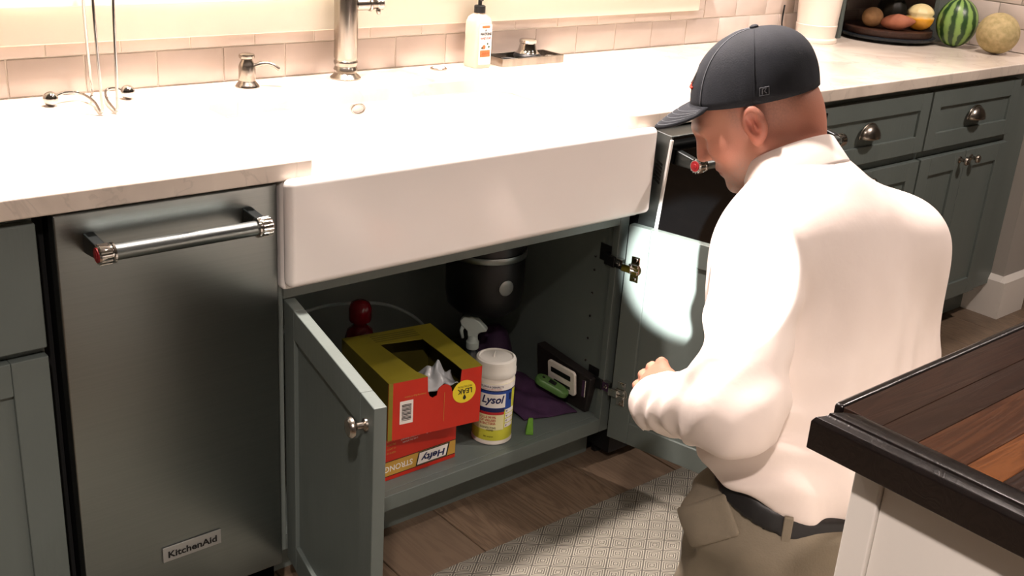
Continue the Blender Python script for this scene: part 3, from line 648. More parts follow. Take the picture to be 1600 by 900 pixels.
blob('sweet_potato','small reddish sweet potato with a pointed tip beside the brown potato','sweet potato',(2.916,.376),(.026,.026,.056),mat('sweet_potato_skin',(168,104,76),.7,c2=(146,86,62),scale=(30,30,30)),prof=lambda z:(1-.45*max(z,0)**1.2),tilt=1.45,rot=-1.05,amp=.03,seed=4,rest=RT)
o,cz,_=blob('acorn_squash','dark acorn squash at the back of the turntable','squash',(3.035,.480),(.048,.048,.050),mat('dark_squash_skin',(40,40,34),.5,c2=(52,46,34),scale=(20,20,20)),ribs=10,ribamp=.10,amp=.01,seed=6,rest=RT)
MB().tube([(3.035,.480,cz+.045),(3.037,.478,cz+.058),(3.045,.476,cz+.066)],[.006,.005,.006],8).build('stem',mat('dry_stem',(74,64,44),.9,c2=(66,56,38)),o,smooth=True)
def twotone():
    m=bpy.data.materials.new('gourd_skin'); m.use_nodes=True; N=m.node_tree.nodes; L=m.node_tree.links; b=N['Principled BSDF']; b.inputs['Roughness'].default_value=.4
    tc=N.new('ShaderNodeTexCoord'); sp=N.new('ShaderNodeSeparateXYZ'); L.new(tc.outputs['Object'],sp.inputs[0]); nz=N.new('ShaderNodeTexNoise'); nz.inputs['Scale'].default_value=30; L.new(tc.outputs['Object'],nz.inputs['Vector'])
    n=N.new('ShaderNodeMath'); n.operation='MULTIPLY_ADD'; n.inputs[1].default_value=.02; L.new(nz.outputs[0],n.inputs[0]); L.new(sp.outputs['Z'],n.inputs[2])
    r=N.new('ShaderNodeValToRGB'); e=r.color_ramp.elements; e[0].position=.052; e[0].color=(*lin((226,160,44)),1); e[1].position=.060; e[1].color=(*lin((222,204,150)),1); L.new(n.outputs[0],r.inputs[0]); L.new(r.outputs[0],b.inputs['Base Color'])
    return m
blob('ornamental_gourd','yellow and cream turban gourd at the front of the turntable','gourd',(3.006,.352),(.047,.047,.044),twotone(),prof=lambda z:(1.0 if z<.05 else 1.0-.16*math.exp(-((z-.12)/.12)**2)),ribs=9,ribamp=.05,amp=.015,seed=8,rest=RT)

# ------------------------------------------------------------------ inside the sink cabinet
SZ=.1402
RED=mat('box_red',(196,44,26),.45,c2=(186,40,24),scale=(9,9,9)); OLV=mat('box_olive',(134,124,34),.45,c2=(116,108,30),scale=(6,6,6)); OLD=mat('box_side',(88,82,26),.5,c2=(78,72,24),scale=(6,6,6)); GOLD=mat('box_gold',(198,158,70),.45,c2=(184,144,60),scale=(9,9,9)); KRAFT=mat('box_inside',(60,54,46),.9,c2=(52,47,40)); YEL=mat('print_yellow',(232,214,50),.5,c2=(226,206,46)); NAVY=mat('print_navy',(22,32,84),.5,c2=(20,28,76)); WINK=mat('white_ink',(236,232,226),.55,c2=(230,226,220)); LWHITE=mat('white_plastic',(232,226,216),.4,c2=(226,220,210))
# lower carton, print upside down
lx0,lx1,lyf,lyb,lz1=.648,.862,.052,.262,.258
lb_=thing('trash_bag_carton','red and gold trash bag carton, lowest of the two cartons in the cupboard','carton',((lx0+lx1)/2,(lyf+lyb)/2,SZ))
B('carton',(lx0,lx1,lyf,lyb,SZ,lz1),RED,lb_,.0012)
def fr(name,x0,x1,z0,z1,m,lift=.0005,par=None): return B(name,(x0,x1,lyf-lift,lyf-lift+.0004,z0,z1),m,par or lb_)
fr('gold_band',lx0+.001,lx1-.001,SZ+.012,SZ+.046,GOLD); fr('band_line',lx0+.001,lx1-.001,SZ+.0462,SZ+.0478,INK); fr('band_line',lx0+.001,lx1-.001,SZ+.0102,SZ+.0118,INK)
UD=((-1,0,0),(0,0,-1))
def ltx(s,x,z,h,m,wd=None,b=0,sh=0,lift=.001): return text('carton_print',s,(x,lyf,SZ+z),(-1,0,0),(0,0,-1),h,m,lb_,width=wd,bold=b,shear=sh,lift=lift)
MB().prism([(.752,SZ+.0125),(.838,SZ+.0125),(.845,SZ+.0455),(.759,SZ+.0455)][::-1],(0,lyf-.0006,0),(1,0,0),(0,0,1),-.0003).build('brand_panel',INK,lb_)
MB().prism([(.756,SZ+.0150),(.834,SZ+.0150),(.840,SZ+.0430),(.762,SZ+.0430)][::-1],(0,lyf-.0010,0),(1,0,0),(0,0,1),-.0003).build('brand_panel',WINK,lb_)
ltx('Hefty',.798,.029,.022,NAVY,.066,.03,.15,.0016); ltx('STRONG',.706,.029,.0145,WINK,.074,.02,0,.001)
ltx('90',.785,.094,.014,WINK,None,.02); ltx('DRAWSTRING TRASH BAGS',.735,.092,.004,WINK,.05); ltx('13 GAL TALL KITCHEN',.735,.085,.004,WINK,.04)
for i in range(4): ltx(('KEEP AWAY FROM','SMALL CHILDREN','49 L CAPACITY','MADE IN USA')[i],.685,.098-.010*i,.0042,GOLD,.024)
fr('gold_corner',lx0+.001,lx0+.030,lz1-.010,lz1-.001,GOLD); fr('mark',lx0+.008,lx0+.024,lz1-.009,lz1-.003,INK,.0009)
MB().box(lx0-.0005,lx0-.0001,lyf+.012,lyf+.06,SZ+.045,SZ+.10).build('side_patch',mat('blue_grey_print',(112,128,140),.6,c2=(104,120,132)),lb_)
MB().lathe([(0,0),(.020,0),(.020,.0006),(0,.0006)],(.838,lyf-.0004,lz1-.004),(0,-1,0),20).build('white_tab',WINK,lb_)
# upper carton, opened on top, turned a little on the lower one
ux,uy,uw,ud,uh=.655,.022,.222,.246,.135; uz=lz1+.0006
ub=thing('open_bag_carton','red and olive trash bag carton torn open on top, stacked on another carton','carton',(ux+.12,uy+.1,uz))
TU=Tr((ux,uy,uz)) @ Matrix.Rotation(math.radians(-8.6),4,'Z')
def ubox(name,ex,m,par=None,bev=.0006):
    mb=MB(); mb.T=TU; mb.box(*ex); return mb.build(name,m,par or ub,bevel=bev,seg=1)
th=.0022
def upr(name,pts,o,x,y,t,m,par=None):
    mb=MB(); mb.T=TU; mb.prism(pts,o,x,y,t); return mb.build(name,m,par or ub)
notch=[(uw,0),(uw,uh),(.172,uh),(.170,.100)]+[(.166+.0,.092),(.158,.086),(.150,.088)]+arc(.132,.090,.018,0,180,8)[1:-1]+[(.114,.086),(.104,.082),(.096,.088),(.092,.100),(.090,uh),(0,uh),(0,0)]
fp=upr('front_panel',notch,(0,0,0),(1,0,0),(0,0,1),-th,RED)
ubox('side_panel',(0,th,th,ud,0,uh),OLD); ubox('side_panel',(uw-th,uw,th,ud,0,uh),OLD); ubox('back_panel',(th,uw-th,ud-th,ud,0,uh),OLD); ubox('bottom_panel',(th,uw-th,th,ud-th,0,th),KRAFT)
top=[(0,0),(.090,0),(.078,.03),(.064,.185),(.166,.175),(.172,.03),(.172,0),(uw,0),(uw,ud),(0,ud)]
upr('top_panel',top,(0,0,uh-.0004),(1,0,0),(0,1,0),th*.7,OLV)
for i in range(4): ubox('top_print',(.06,.17,.196+i*.010,.200+i*.010,uh+.0012,uh+.0016),OLD)
ubox('edge_fold',(-.0002,.010,-.0006,-.0002,.001,uh),OLV,fp)
def utx(s,x,z,h,m,wd=None,b=0,lift=.0006):
    o=TU @ Vector((x,-.0002,z)); xd=TU.to_3x3() @ Vector((-1,0,0)); yd=Vector((0,0,-1)); return text('carton_print',s,tuple(o),xd,yd,h,m,fp,width=wd,bold=b,lift=lift)
upr('barcode_label',rrect(.0155,.027,.001),(.042,-.0003,.062),(1,0,0),(0,0,1),.0004,WINK,fp)
for i in range(12):
    wbar=(.0012,.002,.0016)[i%3]; ubox('barcode_line',(.031,.053,-.0012,-.0008,.043+i*.0033,.043+i*.0033+wbar),INK,fp,0)
upr('yellow_seal',[(.027*math.cos(a)*1.05,.027*math.sin(a)) for a in [2*PI*i/40 for i in range(40)]],(.180,-.0003,.082),(1,0,0),(0,0,1),.0004,YEL,fp)
utx('LEAK',.181,.083,.0125,INK,.036,.02,.001); utx('PROTECTION',.181,.0945,.0042,INK,.034,.0,.001)
upr('drop_mark',[(0,.008),(.004,0),(.0028,-.004),(0,-.0055),(-.0028,-.004),(-.004,0)],(.181,-.0009,.068),(1,0,0),(0,0,1),.0004,INK,fp)
utx('Drawstring Bags 13 Gallons',.062,.098,.005,GOLD,.05)
ubox('fold_line',(.1315,.1322,-.0008,-.0004,.02,.09),GOLD,fp,0)
# crumpled liner poking out of the carton
random.seed(11); vs=[];fs=[];n=26
for i in range(n):
    for j in range(n):
        u=i/(n-1)*2-1; v_=j/(n-1)*2-1; rr=math.hypot(u,v_)
        zz=.085+.038*math.exp(-rr*rr*1.6)+.010*math.sin(5*u+2*v_)*math.cos(4*v_-3*u)+.003*math.sin(9*u-6*v_)
        vs.append((.131+u*.040+.003*math.sin(7*v_),.046+v_*.042+.003*math.sin(6*u),zz+.010))
for i in range(n-1):
    for j in range(n-1): fs.append((i*n+j,(i+1)*n+j,(i+1)*n+j+1,i*n+j+1))
mb=MB(); mb.T=TU; mb.add(vs,fs)
POLY=mat('grey_film',(176,180,182),.3,c2=(150,156,160),scale=(20,20,20),trans=.15)
bag=mb.build('trash_bag',POLY,None,smooth=True,loc=(.78,.06,uz+.05)); bag.modifiers.new('s','SOLIDIFY').thickness=.0012
set_id(bag,'crumpled grey plastic bag poking from the torn open carton','plastic bag')
# disinfecting wipes canister
wx,wy,wr,wh=.994,.084,.0460,.212
wc=thing('wipes_canister','white disinfecting wipes canister with yellow and blue label','canister',(wx,wy,SZ))
MB().lathe([(.0445,0),(.0475,.002),(.048,.006),(wr,.010),(wr,.168),(.045,.170)],(wx,wy,SZ),n=56).build('tub',LWHITE,wc,smooth='sharp')
MB().lathe([(.0480,.1705),(.0485,.174),(.0485,.184),(.0473,.186),(.0473,.203),(.0455,.208),(.040,.2105),(.038,.207),(.0,.206)],(wx,wy,SZ),n=56).tube([(wx-.002,wy+.006,SZ+.206),(wx-.001,wy+.006,SZ+.213),(wx+.001,wy+.005,SZ+.2195)],[.003,.002,.001],8).build('lid',mat('frosted_lid',(218,216,208),.35,c2=(210,208,200)),wc,smooth='sharp')
A0=math.atan2(-1.6651-wy,-.5023-wx)          # bearing of the label front
lab=MB().cylpatch((wx,wy,SZ),wr+.0002,A0-2.4,A0+2.4,.012,.158,64).build('label',mat('label_lime',(206,206,66),.45,c2=(196,196,58),scale=(9,9,9)),wc,smooth='sharp')
def cp(name,a0,a1,z0,z1,m,l=.0010): return MB().cylpatch((wx,wy,SZ),wr+l,A0+a0,A0+a1,z0,z1,24,.0003).build(name,m,lab,smooth='sharp')
PALE=mat('label_pale',(226,222,170),.45,c2=(220,216,160)); BLUE=mat('label_blue',(36,70,150),.45,c2=(32,62,138)); REDP=mat('label_red',(180,36,40),.45,c2=(172,32,36))
cp('label_band',-2.4,2.4,.142,.158,WINK); cp('label_line',-2.4,2.4,.139,.1418,NAVY); cp('label_band',-2.4,1.05,.092,.1388,BLUE); cp('label_panel',-.75,.62,.098,.133,WINK,.0015); cp('label_strip',-.75,.60,.087,.0965,NAVY,.0015); cp('label_strip',-.9,.58,.080,.0866,REDP,.0015)
cp('label_panel',-1.2,.60,.040,.0795,PALE,.0012); cp('label_badge',.85,1.02,.115,.132,NAVY,.0015)
for i in range(4): cp('label_check',.66,1.25,.082-.0125*i,.0920-.0125*i,WINK,.0015)
def wtx(s,a,z,h,m,wd=None,b=0,sh=0,l=.0022): return text('label_print',s,(0,0,SZ+z),0,0,h,m,lab,width=wd,bold=b,shear=sh,bend=((wx,wy),wr,A0+a),lift=l)
wtx('Lysol',-.02,.1165,.026,NAVY,.052,.03,.25); wtx('KILLS 99.9%',-.22,.0735,.0062,REDP,.036,.02); wtx('OF VIRUSES',-.22,.0655,.0062,REDP,.036,.02); wtx('& BACTERIA',-.22,.0575,.0062,REDP,.036,.02)
wtx('DISINFECTING',-.2,.0465,.0048,INK,.036,.01); wtx('WIPES',-.1,.0400,.0048,INK,.016,.01); wtx('80 wipes',-.15,.023,.005,INK,.022); wtx('CLEANS & DISINFECTS',-.1,.1515,.0048,NAVY,.052,.02); wtx('LEMON & LIME BLOSSOM',-.1,.1455,.0030,REDP,.044)
for i in range(4): wtx('\u2713' if False else 'v',.74,.0870-.0125*i,.005,INK,None,.02)
# trigger spray bottle behind the wipes
px_,py_=1.085,.285
sp_=thing('spray_bottle','spray bottle with pale grey trigger head behind the wipes canister','spray bottle',(px_,py_,SZ))
MB().lathe([(.030,0),(.033,.003),(.033,.085),(.028,.105),(.014,.120),(.013,.128)],(px_,py_,SZ),n=32).build('bottle',mat('dark_bottle',(36,46,52),.3,c2=(30,40,46)),sp_,smooth='sharp')
GREYP=mat('pale_grey_plastic',(190,204,198),.45,c2=(182,196,190))
MB().lathe([(.0155,.128),(.0165,.130),(.0165,.146),(.013,.150),(.012,.165)],(px_,py_,SZ),n=24).build('collar',GREYP,sp_,smooth='sharp')
hd=[(-.030,.190),(-.034,.202),(-.026,.212),(-.006,.216),(.014,.206),(.034,.186),(.036,.180),(.022,.176),(.013,.170),(.012,.160),(-.012,.160),(-.014,.176)]
dirx=Vector((.66,-.75,0))
MB().prism([(a,b) for a,b in hd],(px_-dirx.cross(Vector((0,0,1))).x*-.011,py_-dirx.cross(Vector((0,0,1))).y*-.011,SZ),-dirx*-1,(0,0,1),-.022).build('spray_head',GREYP,sp_,bevel=.004,seg=3)
MB().tube([(px_-dirx.x*.024,py_-dirx.y*.024,SZ+.192),(px_-dirx.x*.030,py_-dirx.y*.030,SZ+.172),(px_-dirx.x*.026,py_-dirx.y*.026,SZ+.152)],[.006,.005,.004],10).build('trigger',GREYP,sp_,smooth=True)
# red bottle at the back and a hose looping over it
rb_=thing('red_bottle','dark red glossy bottle at the back of the sink cupboard','bottle',(.80,.36,SZ))
MB().lathe([(.034,0),(.037,.004),(.037,.19),(.030,.215),(.016,.228),(.015,.24)],(.80,.36,SZ),n=36).build('bottle',mat('red_plastic',(104,10,22),.15,c2=(94,8,20)),rb_,smooth='sharp')
MB().lathe([(.0255,.24),(.027,.246),(.027,.272),(.022,.284),(.012,.290),(0,.291)],(.80,.36,SZ),n=28).build('cap',mat('red_cap',(112,12,26),.12,c2=(102,10,22)),rb_,smooth='sharp')
hs=set_id(MB().tube(bez([(.62,.45,.30),(.66,.45,.372),(.73,.45,.392),(.82,.45,.386),(.93,.45,.360),(1.01,.45,.314),(1.06,.45,.26),(1.08,.45,.18),(1.09,.45,SZ+.006)],8),.0042,10).build('supply_hose',mat('grey_hose',(128,140,138),.5,c2=(118,130,128)),None,smooth=True,loc=(.85,.45,SZ)),'thin grey water hose arching above the cartons','hose')
# waste disposer under the sink
gd=thing('garbage_disposal','black waste disposer hung below the sink with steel band and badge','garbage disposal',(1.12,.28,.40))
dx_,dy_=1.125,.30
MB().lathe([(0,.365),(.075,.367),(.092,.385),(.098,.42),(.098,.50),(.092,.512)],(dx_,dy_,0),n=48,cap=False).build('motor_housing',mat('disposer_black',(10,11,12),.45,c2=(12,13,14)),gd,smooth='sharp')
MB().lathe([(.100,.513),(.101,.515),(.101,.527),(.100,.529)],(dx_,dy_,0),n=48,cap=False).build('steel_band',STEEL,gd,smooth='sharp')
MB().lathe([(.096,.5295),(.090,.56),(.060,.58),(.048,.60),(.052,.64),(.052,.676)],(dx_,dy_,0),n=48,cap=False).build('neck',BLACK,gd,smooth='sharp')
ab=math.atan2(-1.0,-.40)+.25; bxx=dx_+.0985*math.cos(ab); byy=dy_+.0985*math.sin(ab)
MB().lathe([(0,.004),(.010,.004),(.018,.003),(.020,.0015),(.020,-.004)][::-1],(bxx,byy,.452),(math.cos(ab),math.sin(ab),0),28).build('badge',mat('badge_silver',(150,156,154),.35,.6,c2=(138,144,142)),gd,smooth='sharp')
# things piled at the far side of the cupboard
PUR=mat('purple_cloth',(62,34,68),.85,c2=(50,26,56),scale=(30,30,30),bump=.002,bscale=(40,40,40))
vs=[];fs=[];n=34; random.seed(5)
for i in range(n):
    for j in range(n):
        u,v_=i/(n-1),j/(n-1)
        x=1.105+.140*u; y=.085+.175*v_
        zz=SZ+.004+.055*(v_**.8)*(1-abs(2*u-1)**3*.4)+.010*math.sin(9*u+5*v_)*math.sin(6*v_+1)*min(1,4*min(u,v_,1-u,1-v_)+.15)
        vs.append((x-.02*v_,y-.040*u+.008,max(zz,SZ+.003)))
for i in range(n-1):
    for j in range(n-1): fs.append((i*n+j,(i+1)*n+j,(i+1)*n+j+1,i*n+j+1))
pc=MB().add(vs,fs).build('purple_cloth',PUR,None,smooth=True,loc=(1.19,.15,SZ)); pc.modifiers.new('s','SOLIDIFY').thickness=.003
set_id(pc,'crumpled purple cloth bag on the cupboard floor beside the wipes','cloth')
pk=MB(); random.seed(9); ang=[2*PI*i/22 for i in range(22)]; rr=[(.052,0),(.062,.03),(.055,.075),(.040,.115),(.016,.138)]
vs=[(1.205+r*math.cos(a)*(1+.16*math.sin(3*a+7*z_)+.08*math.sin(7*a)),.345+r*math.sin(a)*(1+.16*math.sin(3*a+7*z_)),SZ+z_) for r,z_ in rr for a in ang]
fs=[(i*22+k,i*22+(k+1)%22,(i+1)*22+(k+1)%22,(i+1)*22+k) for i in range(4) for k in range(22)]+[tuple(range(22))[::-1],tuple(88+k for k in range(22))]
set_id(pk.add(vs,fs).build('gathered_pouch',mat('plum_fabric',(50,28,58),.8,c2=(42,22,50),scale=(20,20,20)),None,smooth=True,loc=(1.205,.345,SZ)),'gathered plum fabric pouch in the shade behind the purple cloth','pouch')
# green gadget on the cloth
gg=thing('green_gadget','green handheld gadget with small dark screen lying on purple cloth','gadget',(1.215,.125,SZ+.06))
TG=Tr((1.212,.118,SZ+.058)) @ Matrix.Rotation(math.radians(-62),4,'Z') @ Matrix.Rotation(math.radians(20),4,'Y')
mb=MB(); mb.T=TG; mb.add(*loft([[(a*s,b*s,z) for a,b in [(1.0*p,(.86+.14*(p<0))*q) for p,q in rrect(.047,.020,.019,7)]] for z,s in ((-.010,.8),(-.007,.97),(.0,1),(.006,.96),(.009,.82))])).build('shell',mat('green_plastic',(88,128,70),.4,c2=(80,118,62)),gg,smooth='sharp')
mb=MB(); mb.T=TG; mb.box(-.012,.008,-.009,.009,.0092,.0102).build('screen',BLACK,gg,bevel=.0005,seg=1)
mb=MB(); mb.T=TG; mb.lathe([(.004,.0085),(.004,.0105),(0,.0108)],(-.028,0,0),n=14).build('button',BLACK,gg)
# dark caddy against the side wall, white control pad on it
dc=thing('storage_caddy','dark slim plastic caddy against the cupboard side wall','caddy',(1.258,.12,SZ))
MB().hexa([(1.262,.045,SZ),(1.278,.045,SZ),(1.278,.225,SZ),(1.262,.225,SZ),(1.248,.022,SZ+.105),(1.276,.022,SZ+.105),(1.276,.225,SZ+.125),(1.248,.225,SZ+.125)]).build('caddy',mat('brown_black_plastic',(34,30,30),.5,c2=(40,36,34)),dc,bevel=.003)
MB().box(1.244,1.2475,.034,.046,SZ+.052,SZ+.098).build('clip',CHROME,dc,bevel=.001,seg=1)
wpd=thing('white_control_pad','white rounded control pad with black display leaning on the dark caddy','control pad',(1.243,.115,SZ+.04))
TP=Tr((1.2455,.115,SZ+.075)) @ Matrix.Rotation(math.radians(-7),4,'Y')
mb=MB(); mb.T=TP; mb.prism(rrect(.050,.034,.009),(0,0,0),(0,-1,0),(0,0,1),.008); mb.v=[q for q in mb.v]
o=mb.build('case',LWHITE,wpd,bevel=.002)
mb=MB(); mb.T=TP; mb.prism(rrect(.036,.007,.001),(-.0086,0,.012),(0,-1,0),(0,0,1),.0006); mb.build('display',BLACK,wpd)
mb=MB(); mb.T=TP; mb.prism(rrect(.030,.004,.001),(-.0086,-.004,-.016),(0,-1,0),(0,0,1),.0006); mb.build('lower_strip',BLACK,wpd)
# folded green scourer behind the canister
set_id(MB().hexa([(1.063,.040,SZ+.0005),(1.078,.028,SZ+.0005),(1.100,.056,SZ+.0005),(1.085,.066,SZ+.0005),(1.067,.038,SZ+.045),(1.074,.030,SZ+.048),(1.098,.054,SZ+.030),(1.090,.062,SZ+.030)]).build('scouring_pad',mat('scourer_green',(112,168,60),.8,c2=(92,148,50),scale=(60,60,60)),None,bevel=.002,loc=(1.10,.08,SZ)),'bright green scouring pad on edge beside the wipes canister','scouring pad')
# ------------------------------------------------------------------ kneeling man
V3=lambda *a: np.array(a,dtype=np.float64)
def cap(P,a,b,r1,r2):
    a,b=np.asarray(a,float),np.asarray(b,float); ba=b-a; h=np.clip(((P-a)@ba)/(ba@ba),0,1); return np.linalg.norm(P-a-h[:,None]*ba,axis=1)-(r1+(r2-r1)*h)
def ell(P,c,r,ax=None):
    q=P-np.asarray(c,float)
    if ax is not None: q=q@np.asarray(ax,float).T
    r=np.asarray(r,float); k0=np.linalg.norm(q/r,axis=1); k1=np.linalg.norm(q/(r*r),axis=1)+1e-9; return k0*(k0-1)/k1
def smin(a,b,k): h=np.clip(.5+.5*(b-a)/k,0,1); return b*(1-h)+a*h-k*h*(1-h)
def smax(a,b,k): return -smin(-a,-b,k)
def sunion(ds,k):
    d=ds[0]
    for e in ds[1:]: d=smin(d,e,k)
    return d
def surf(f, lo, hi, s):
    """surface nets over a grid"""
    lo,hi=np.array(lo,float),np.array(hi,float); n=np.ceil((hi-lo)/s).astype(int)+1
    ax=[lo[i]+s*np.arange(n[i]) for i in range(3)]
    K=4; nc=(n+K-1)//K+1; axc=[lo[i]+s*K*np.arange(nc[i]) for i in range(3)]
    Gc=np.stack(np.meshgrid(*axc,indexing='ij'),-1).reshape(-1,3); Dc=f(Gc).reshape(nc)      # coarse pass, then refine near the surface
    ii=[np.clip((np.arange(n[i])+K//2)//K,0,nc[i]-1) for i in range(3)]; D=Dc[np.ix_(*ii)].copy()
    near=np.abs(D)<s*K*2.6+.004; id3=np.argwhere(near); D[near]=f(lo+id3*s); S=D<0
    c=n-1; idx=-np.ones(c,dtype=np.int64)
    cnt=np.zeros(c); acc=np.zeros((*c,3)); cs=[(i,j,k) for i in (0,1) for j in (0,1) for k in (0,1)]
    sl=lambda o:tuple(slice(o[i],o[i]+c[i]) for i in range(3))
    for a in cs:
        for d in range(3):
            if a[d]: continue
            b=list(a); b[d]=1; da,db=D[sl(a)],D[sl(b)]; m=(da<0)!=(db<0); t=np.where(m,da/np.where(m,da-db,1),0)
            cnt+=m
            for q in range(3): acc[...,q]+=m*(a[q]+(t if q==d else 0))
    act=cnt>0; idx[act]=np.arange(act.sum()); v=(acc[act]/cnt[act][:,None]+np.argwhere(act))*s+lo
    F=[]
    for d in range(3):
        u,w_=(d+1)%3,(d+2)%3
        s0=[slice(None)]*3; s1=[slice(None)]*3; s0[d]=slice(0,-1); s1[d]=slice(1,None)
        e=S[tuple(s0)]!=S[tuple(s1)]; ins=S[tuple(s0)]
        P=np.argwhere(e)
        ok=(P[:,u]>0)&(P[:,w_]>0)&(P[:,u]<c[u])&(P[:,w_]<c[w_]); P=P[ok]
        fl=ins[tuple(P.T)]
        def cell(du,dw):
            Q=P.copy(); Q[:,u]-=du; Q[:,w_]-=dw; return idx[tuple(Q.T)]
        q=np.stack([cell(1,1),cell(0,1),cell(0,0),cell(1,0)],1); q[~fl]=q[~fl][:,::-1]; F.append(q)
    return v,np.concatenate(F)
def relax(v,f,it=2,l=.5):
    E=np.concatenate([f[:,[0,1]],f[:,[1,2]],f[:,[2,3]],f[:,[3,0]]]); n=len(v)
    for _ in range(it):
        a=np.zeros_like(v); c=np.zeros(n); np.add.at(a,E[:,0],v[E[:,1]]); np.add.at(c,E[:,0],1); np.add.at(a,E[:,1],v[E[:,0]]); np.add.at(c,E[:,1],1)
        v=v+l*(a/np.maximum(c,1)[:,None]-v)
    return v
def mk(name,v,f,m,parent,cols=None):
    o=MB(); o.v=[tuple(q) for q in v.tolist()]; o.f=[tuple(q) for q in f.tolist()]
    ob=o.build(name,m,parent,smooth=True)
    if cols is not None:
        at_=ob.data.color_attributes.new('tint','FLOAT_COLOR','POINT'); at_.data.foreach_set('color',np.c_[cols,np.ones(len(cols))].ravel())
    return ob
# pose
HO=V3(1.048,-.493,1.024)
hf=V3(-.627,.779,0); up=V3(0,0,1); HL=np.cross(up,hf); pt=math.radians(39); pc_=math.radians(30)
HF=math.cos(pt)*hf-math.sin(pt)*up; HU=math.sin(pt)*hf+math.cos(pt)*up
HX=np.stack([HF,HL,HU]); KF=math.cos(pc_)*hf-math.sin(pc_)*up; KU=math.sin(pc_)*hf+math.cos(pc_)*up
def hw(f,l,u): return HO+HF*f+HL*l+HU*u
NB=V3(1.085,-.605,.915); LS=V3(.885,-.675,.865); RS=V3(1.285,-.675,.80)
LE=V3(.778,-.752,.655); LW=V3(.812,-.600,.578); RE=V3(1.305,-.715,.60); RW=V3(1.25,-.50,.52)
PE=V3(.995,-.735,.42); CH=V3(1.085,-.645,.80)
LH,RH=V3(.925,-.715,.385),V3(1.10,-.70,.385); LK,RK=V3(.985,-.61,.085),V3(1.20,-.58,.085); LA,RA=V3(1.0,-.985,.07),V3(1.20,-.97,.07)
man=thing('person','man in white shirt, tan trousers and dark cap kneeling at the open cupboard','person',(1.0,-.7,0.0065))
# --- body: head, neck, arms, hands, trunk, legs
def f_head(P):
    q=(P-HO)@HX.T; d=ell(q,(-.022,0,.042),(.098,.078,.084)); s=np.abs(q[:,1]); m=q.copy(); m[:,1]=s
    d=smin(d,ell(q,(.040,0,-.008),(.050,.060,.085)),.03)
    d=smin(d,ell(q,(.044,0,-.055),(.044,.049,.036)),.025); d=smin(d,ell(q,(.079,0,-.086),(.019,.024,.018)),.02)
    d=smin(d,cap(m,(-.002,.052,-.040),(.055,.030,-.078),.020,.016),.02)
    d=smin(d,ell(m,(.058,.040,-.010),(.026,.024,.026)),.02)
    d=smin(d,cap(m,(.082,0,.036),(.070,.040,.034),.013,.012),.016)
    d=smax(d,-ell(m,(.095,.032,.018),(.016,.017,.012)),.012)
    d=smin(d,cap(q,(.085,0,.024),(.104,0,-.012),.009,.0112),.010); d=smin(d,ell(m,(.094,.0120,-.016),(.011,.008,.008)),.006)
    d=smin(d,cap(m,(.090,0,-.0455),(.080,.022,-.049),.0085,.005),.006); d=smin(d,cap(m,(.088,0,-.0570),(.079,.019,-.056),.0085,.005),.005)
    d=smax(d,-cap(m,(.100,0,-.0515),(.080,.027,-.0525),.0016,.0012),.003)
    d=smax(d,-ell(m,(.101,.0062,-.0230),(.004,.003,.004)),.003)
    nb=(NB-HO)@HX.T; d=smin(d,cap(q,(-.035,0,-.035),nb,.058,.066),.03); d=smin(d,ell(q,(-.076,0,-.045),(.032,.044,.045)),.03); d=smin(d,ell(q,(-.078,0,-.005),(.042,.058,.055)),.03)
    # ear
    th=.22; c_,s_=math.cos(th),math.sin(th); e=m-np.array((-.010,.078,.004)); e=np.stack([c_*e[:,0]+s_*e[:,2],e[:,1]-.25*(-e[:,0]),-s_*e[:,0]+c_*e[:,2]],1)
    ear=ell(e,(0,.004,0),(.0205,.0105,.0335)); ear=smax(ear,-ell(e,(.003,.0150,.002),(.0115,.0125,.0215)),.004)
    ear=smin(ear,cap(e,(.004,.006,.020),(.0,.009,-.008),.0032,.0030),.005); ear=smin(ear,ell(e,(.006,.001,-.028),(.009,.006,.011)),.008); ear=smin(ear,ell(e,(.0155,.002,-.004),(.005,.006,.007)),.004)
    d=smin(d,ear,.006)
    return d
v1,f1=surf(f_head,HO-V3(.15,.17,.17),HO+V3(.17,.13,.17),.0024)
v1=relax(v1,f1,2,.5)
def f_body(P):
    return sunion([cap(P,NB-V3(0,0,.02),CH,.06,.11),cap(P,CH,PE,.12,.115),cap(P,LS,RS,.05,.05),cap(P,LS,LE,.05,.04),cap(P,LE,LW,.038,.028),cap(P,RS,RE,.05,.04),cap(P,RE,RW,.038,.028),
      cap(P,LH,LK,.075,.05),cap(P,RH,RK,.075,.05),cap(P,LK,LA,.048,.036),cap(P,RK,RA,.048,.036),cap(P,LA,LA+V3(0,-.08,-.03),.034,.026),cap(P,RA,RA+V3(0,-.08,-.03),.034,.026)],.03)
v2,f2=surf(f_body,(.66,-1.14,.0),(1.45,-.25,.98),.012)
def hand_pts(W,dirv,nrm,side):
    D=dirv/np.linalg.norm(dirv); N_=nrm-D*(nrm@D); N_/=np.linalg.norm(N_); T=np.cross(D,N_)*side
    fing=[]
    for k,(off,ln,st) in enumerate(((.030,.072,.088),(.010,.080,.092),(-.010,.075,.089),(-.029,.060,.080))):
        b=W+D*st+T*off; p=[b]; a=.25
        for seg in (.45,.31,.24):
            p.append(p[-1]+(D*math.cos(a)+N_*math.sin(a)+T*off*.8)*ln*seg); a+=.42
        fing.append((p,(.0095,.0088,.0080,.0068)))
    b=W+D*.028+T*.028; fing.append(([b,b+D*.030+T*.026+N_*.008,b+D*.058+T*.034+N_*.014,b+D*.080+T*.033+N_*.018],(.0135,.0115,.0100,.0085)))
    return D,N_,T,fing
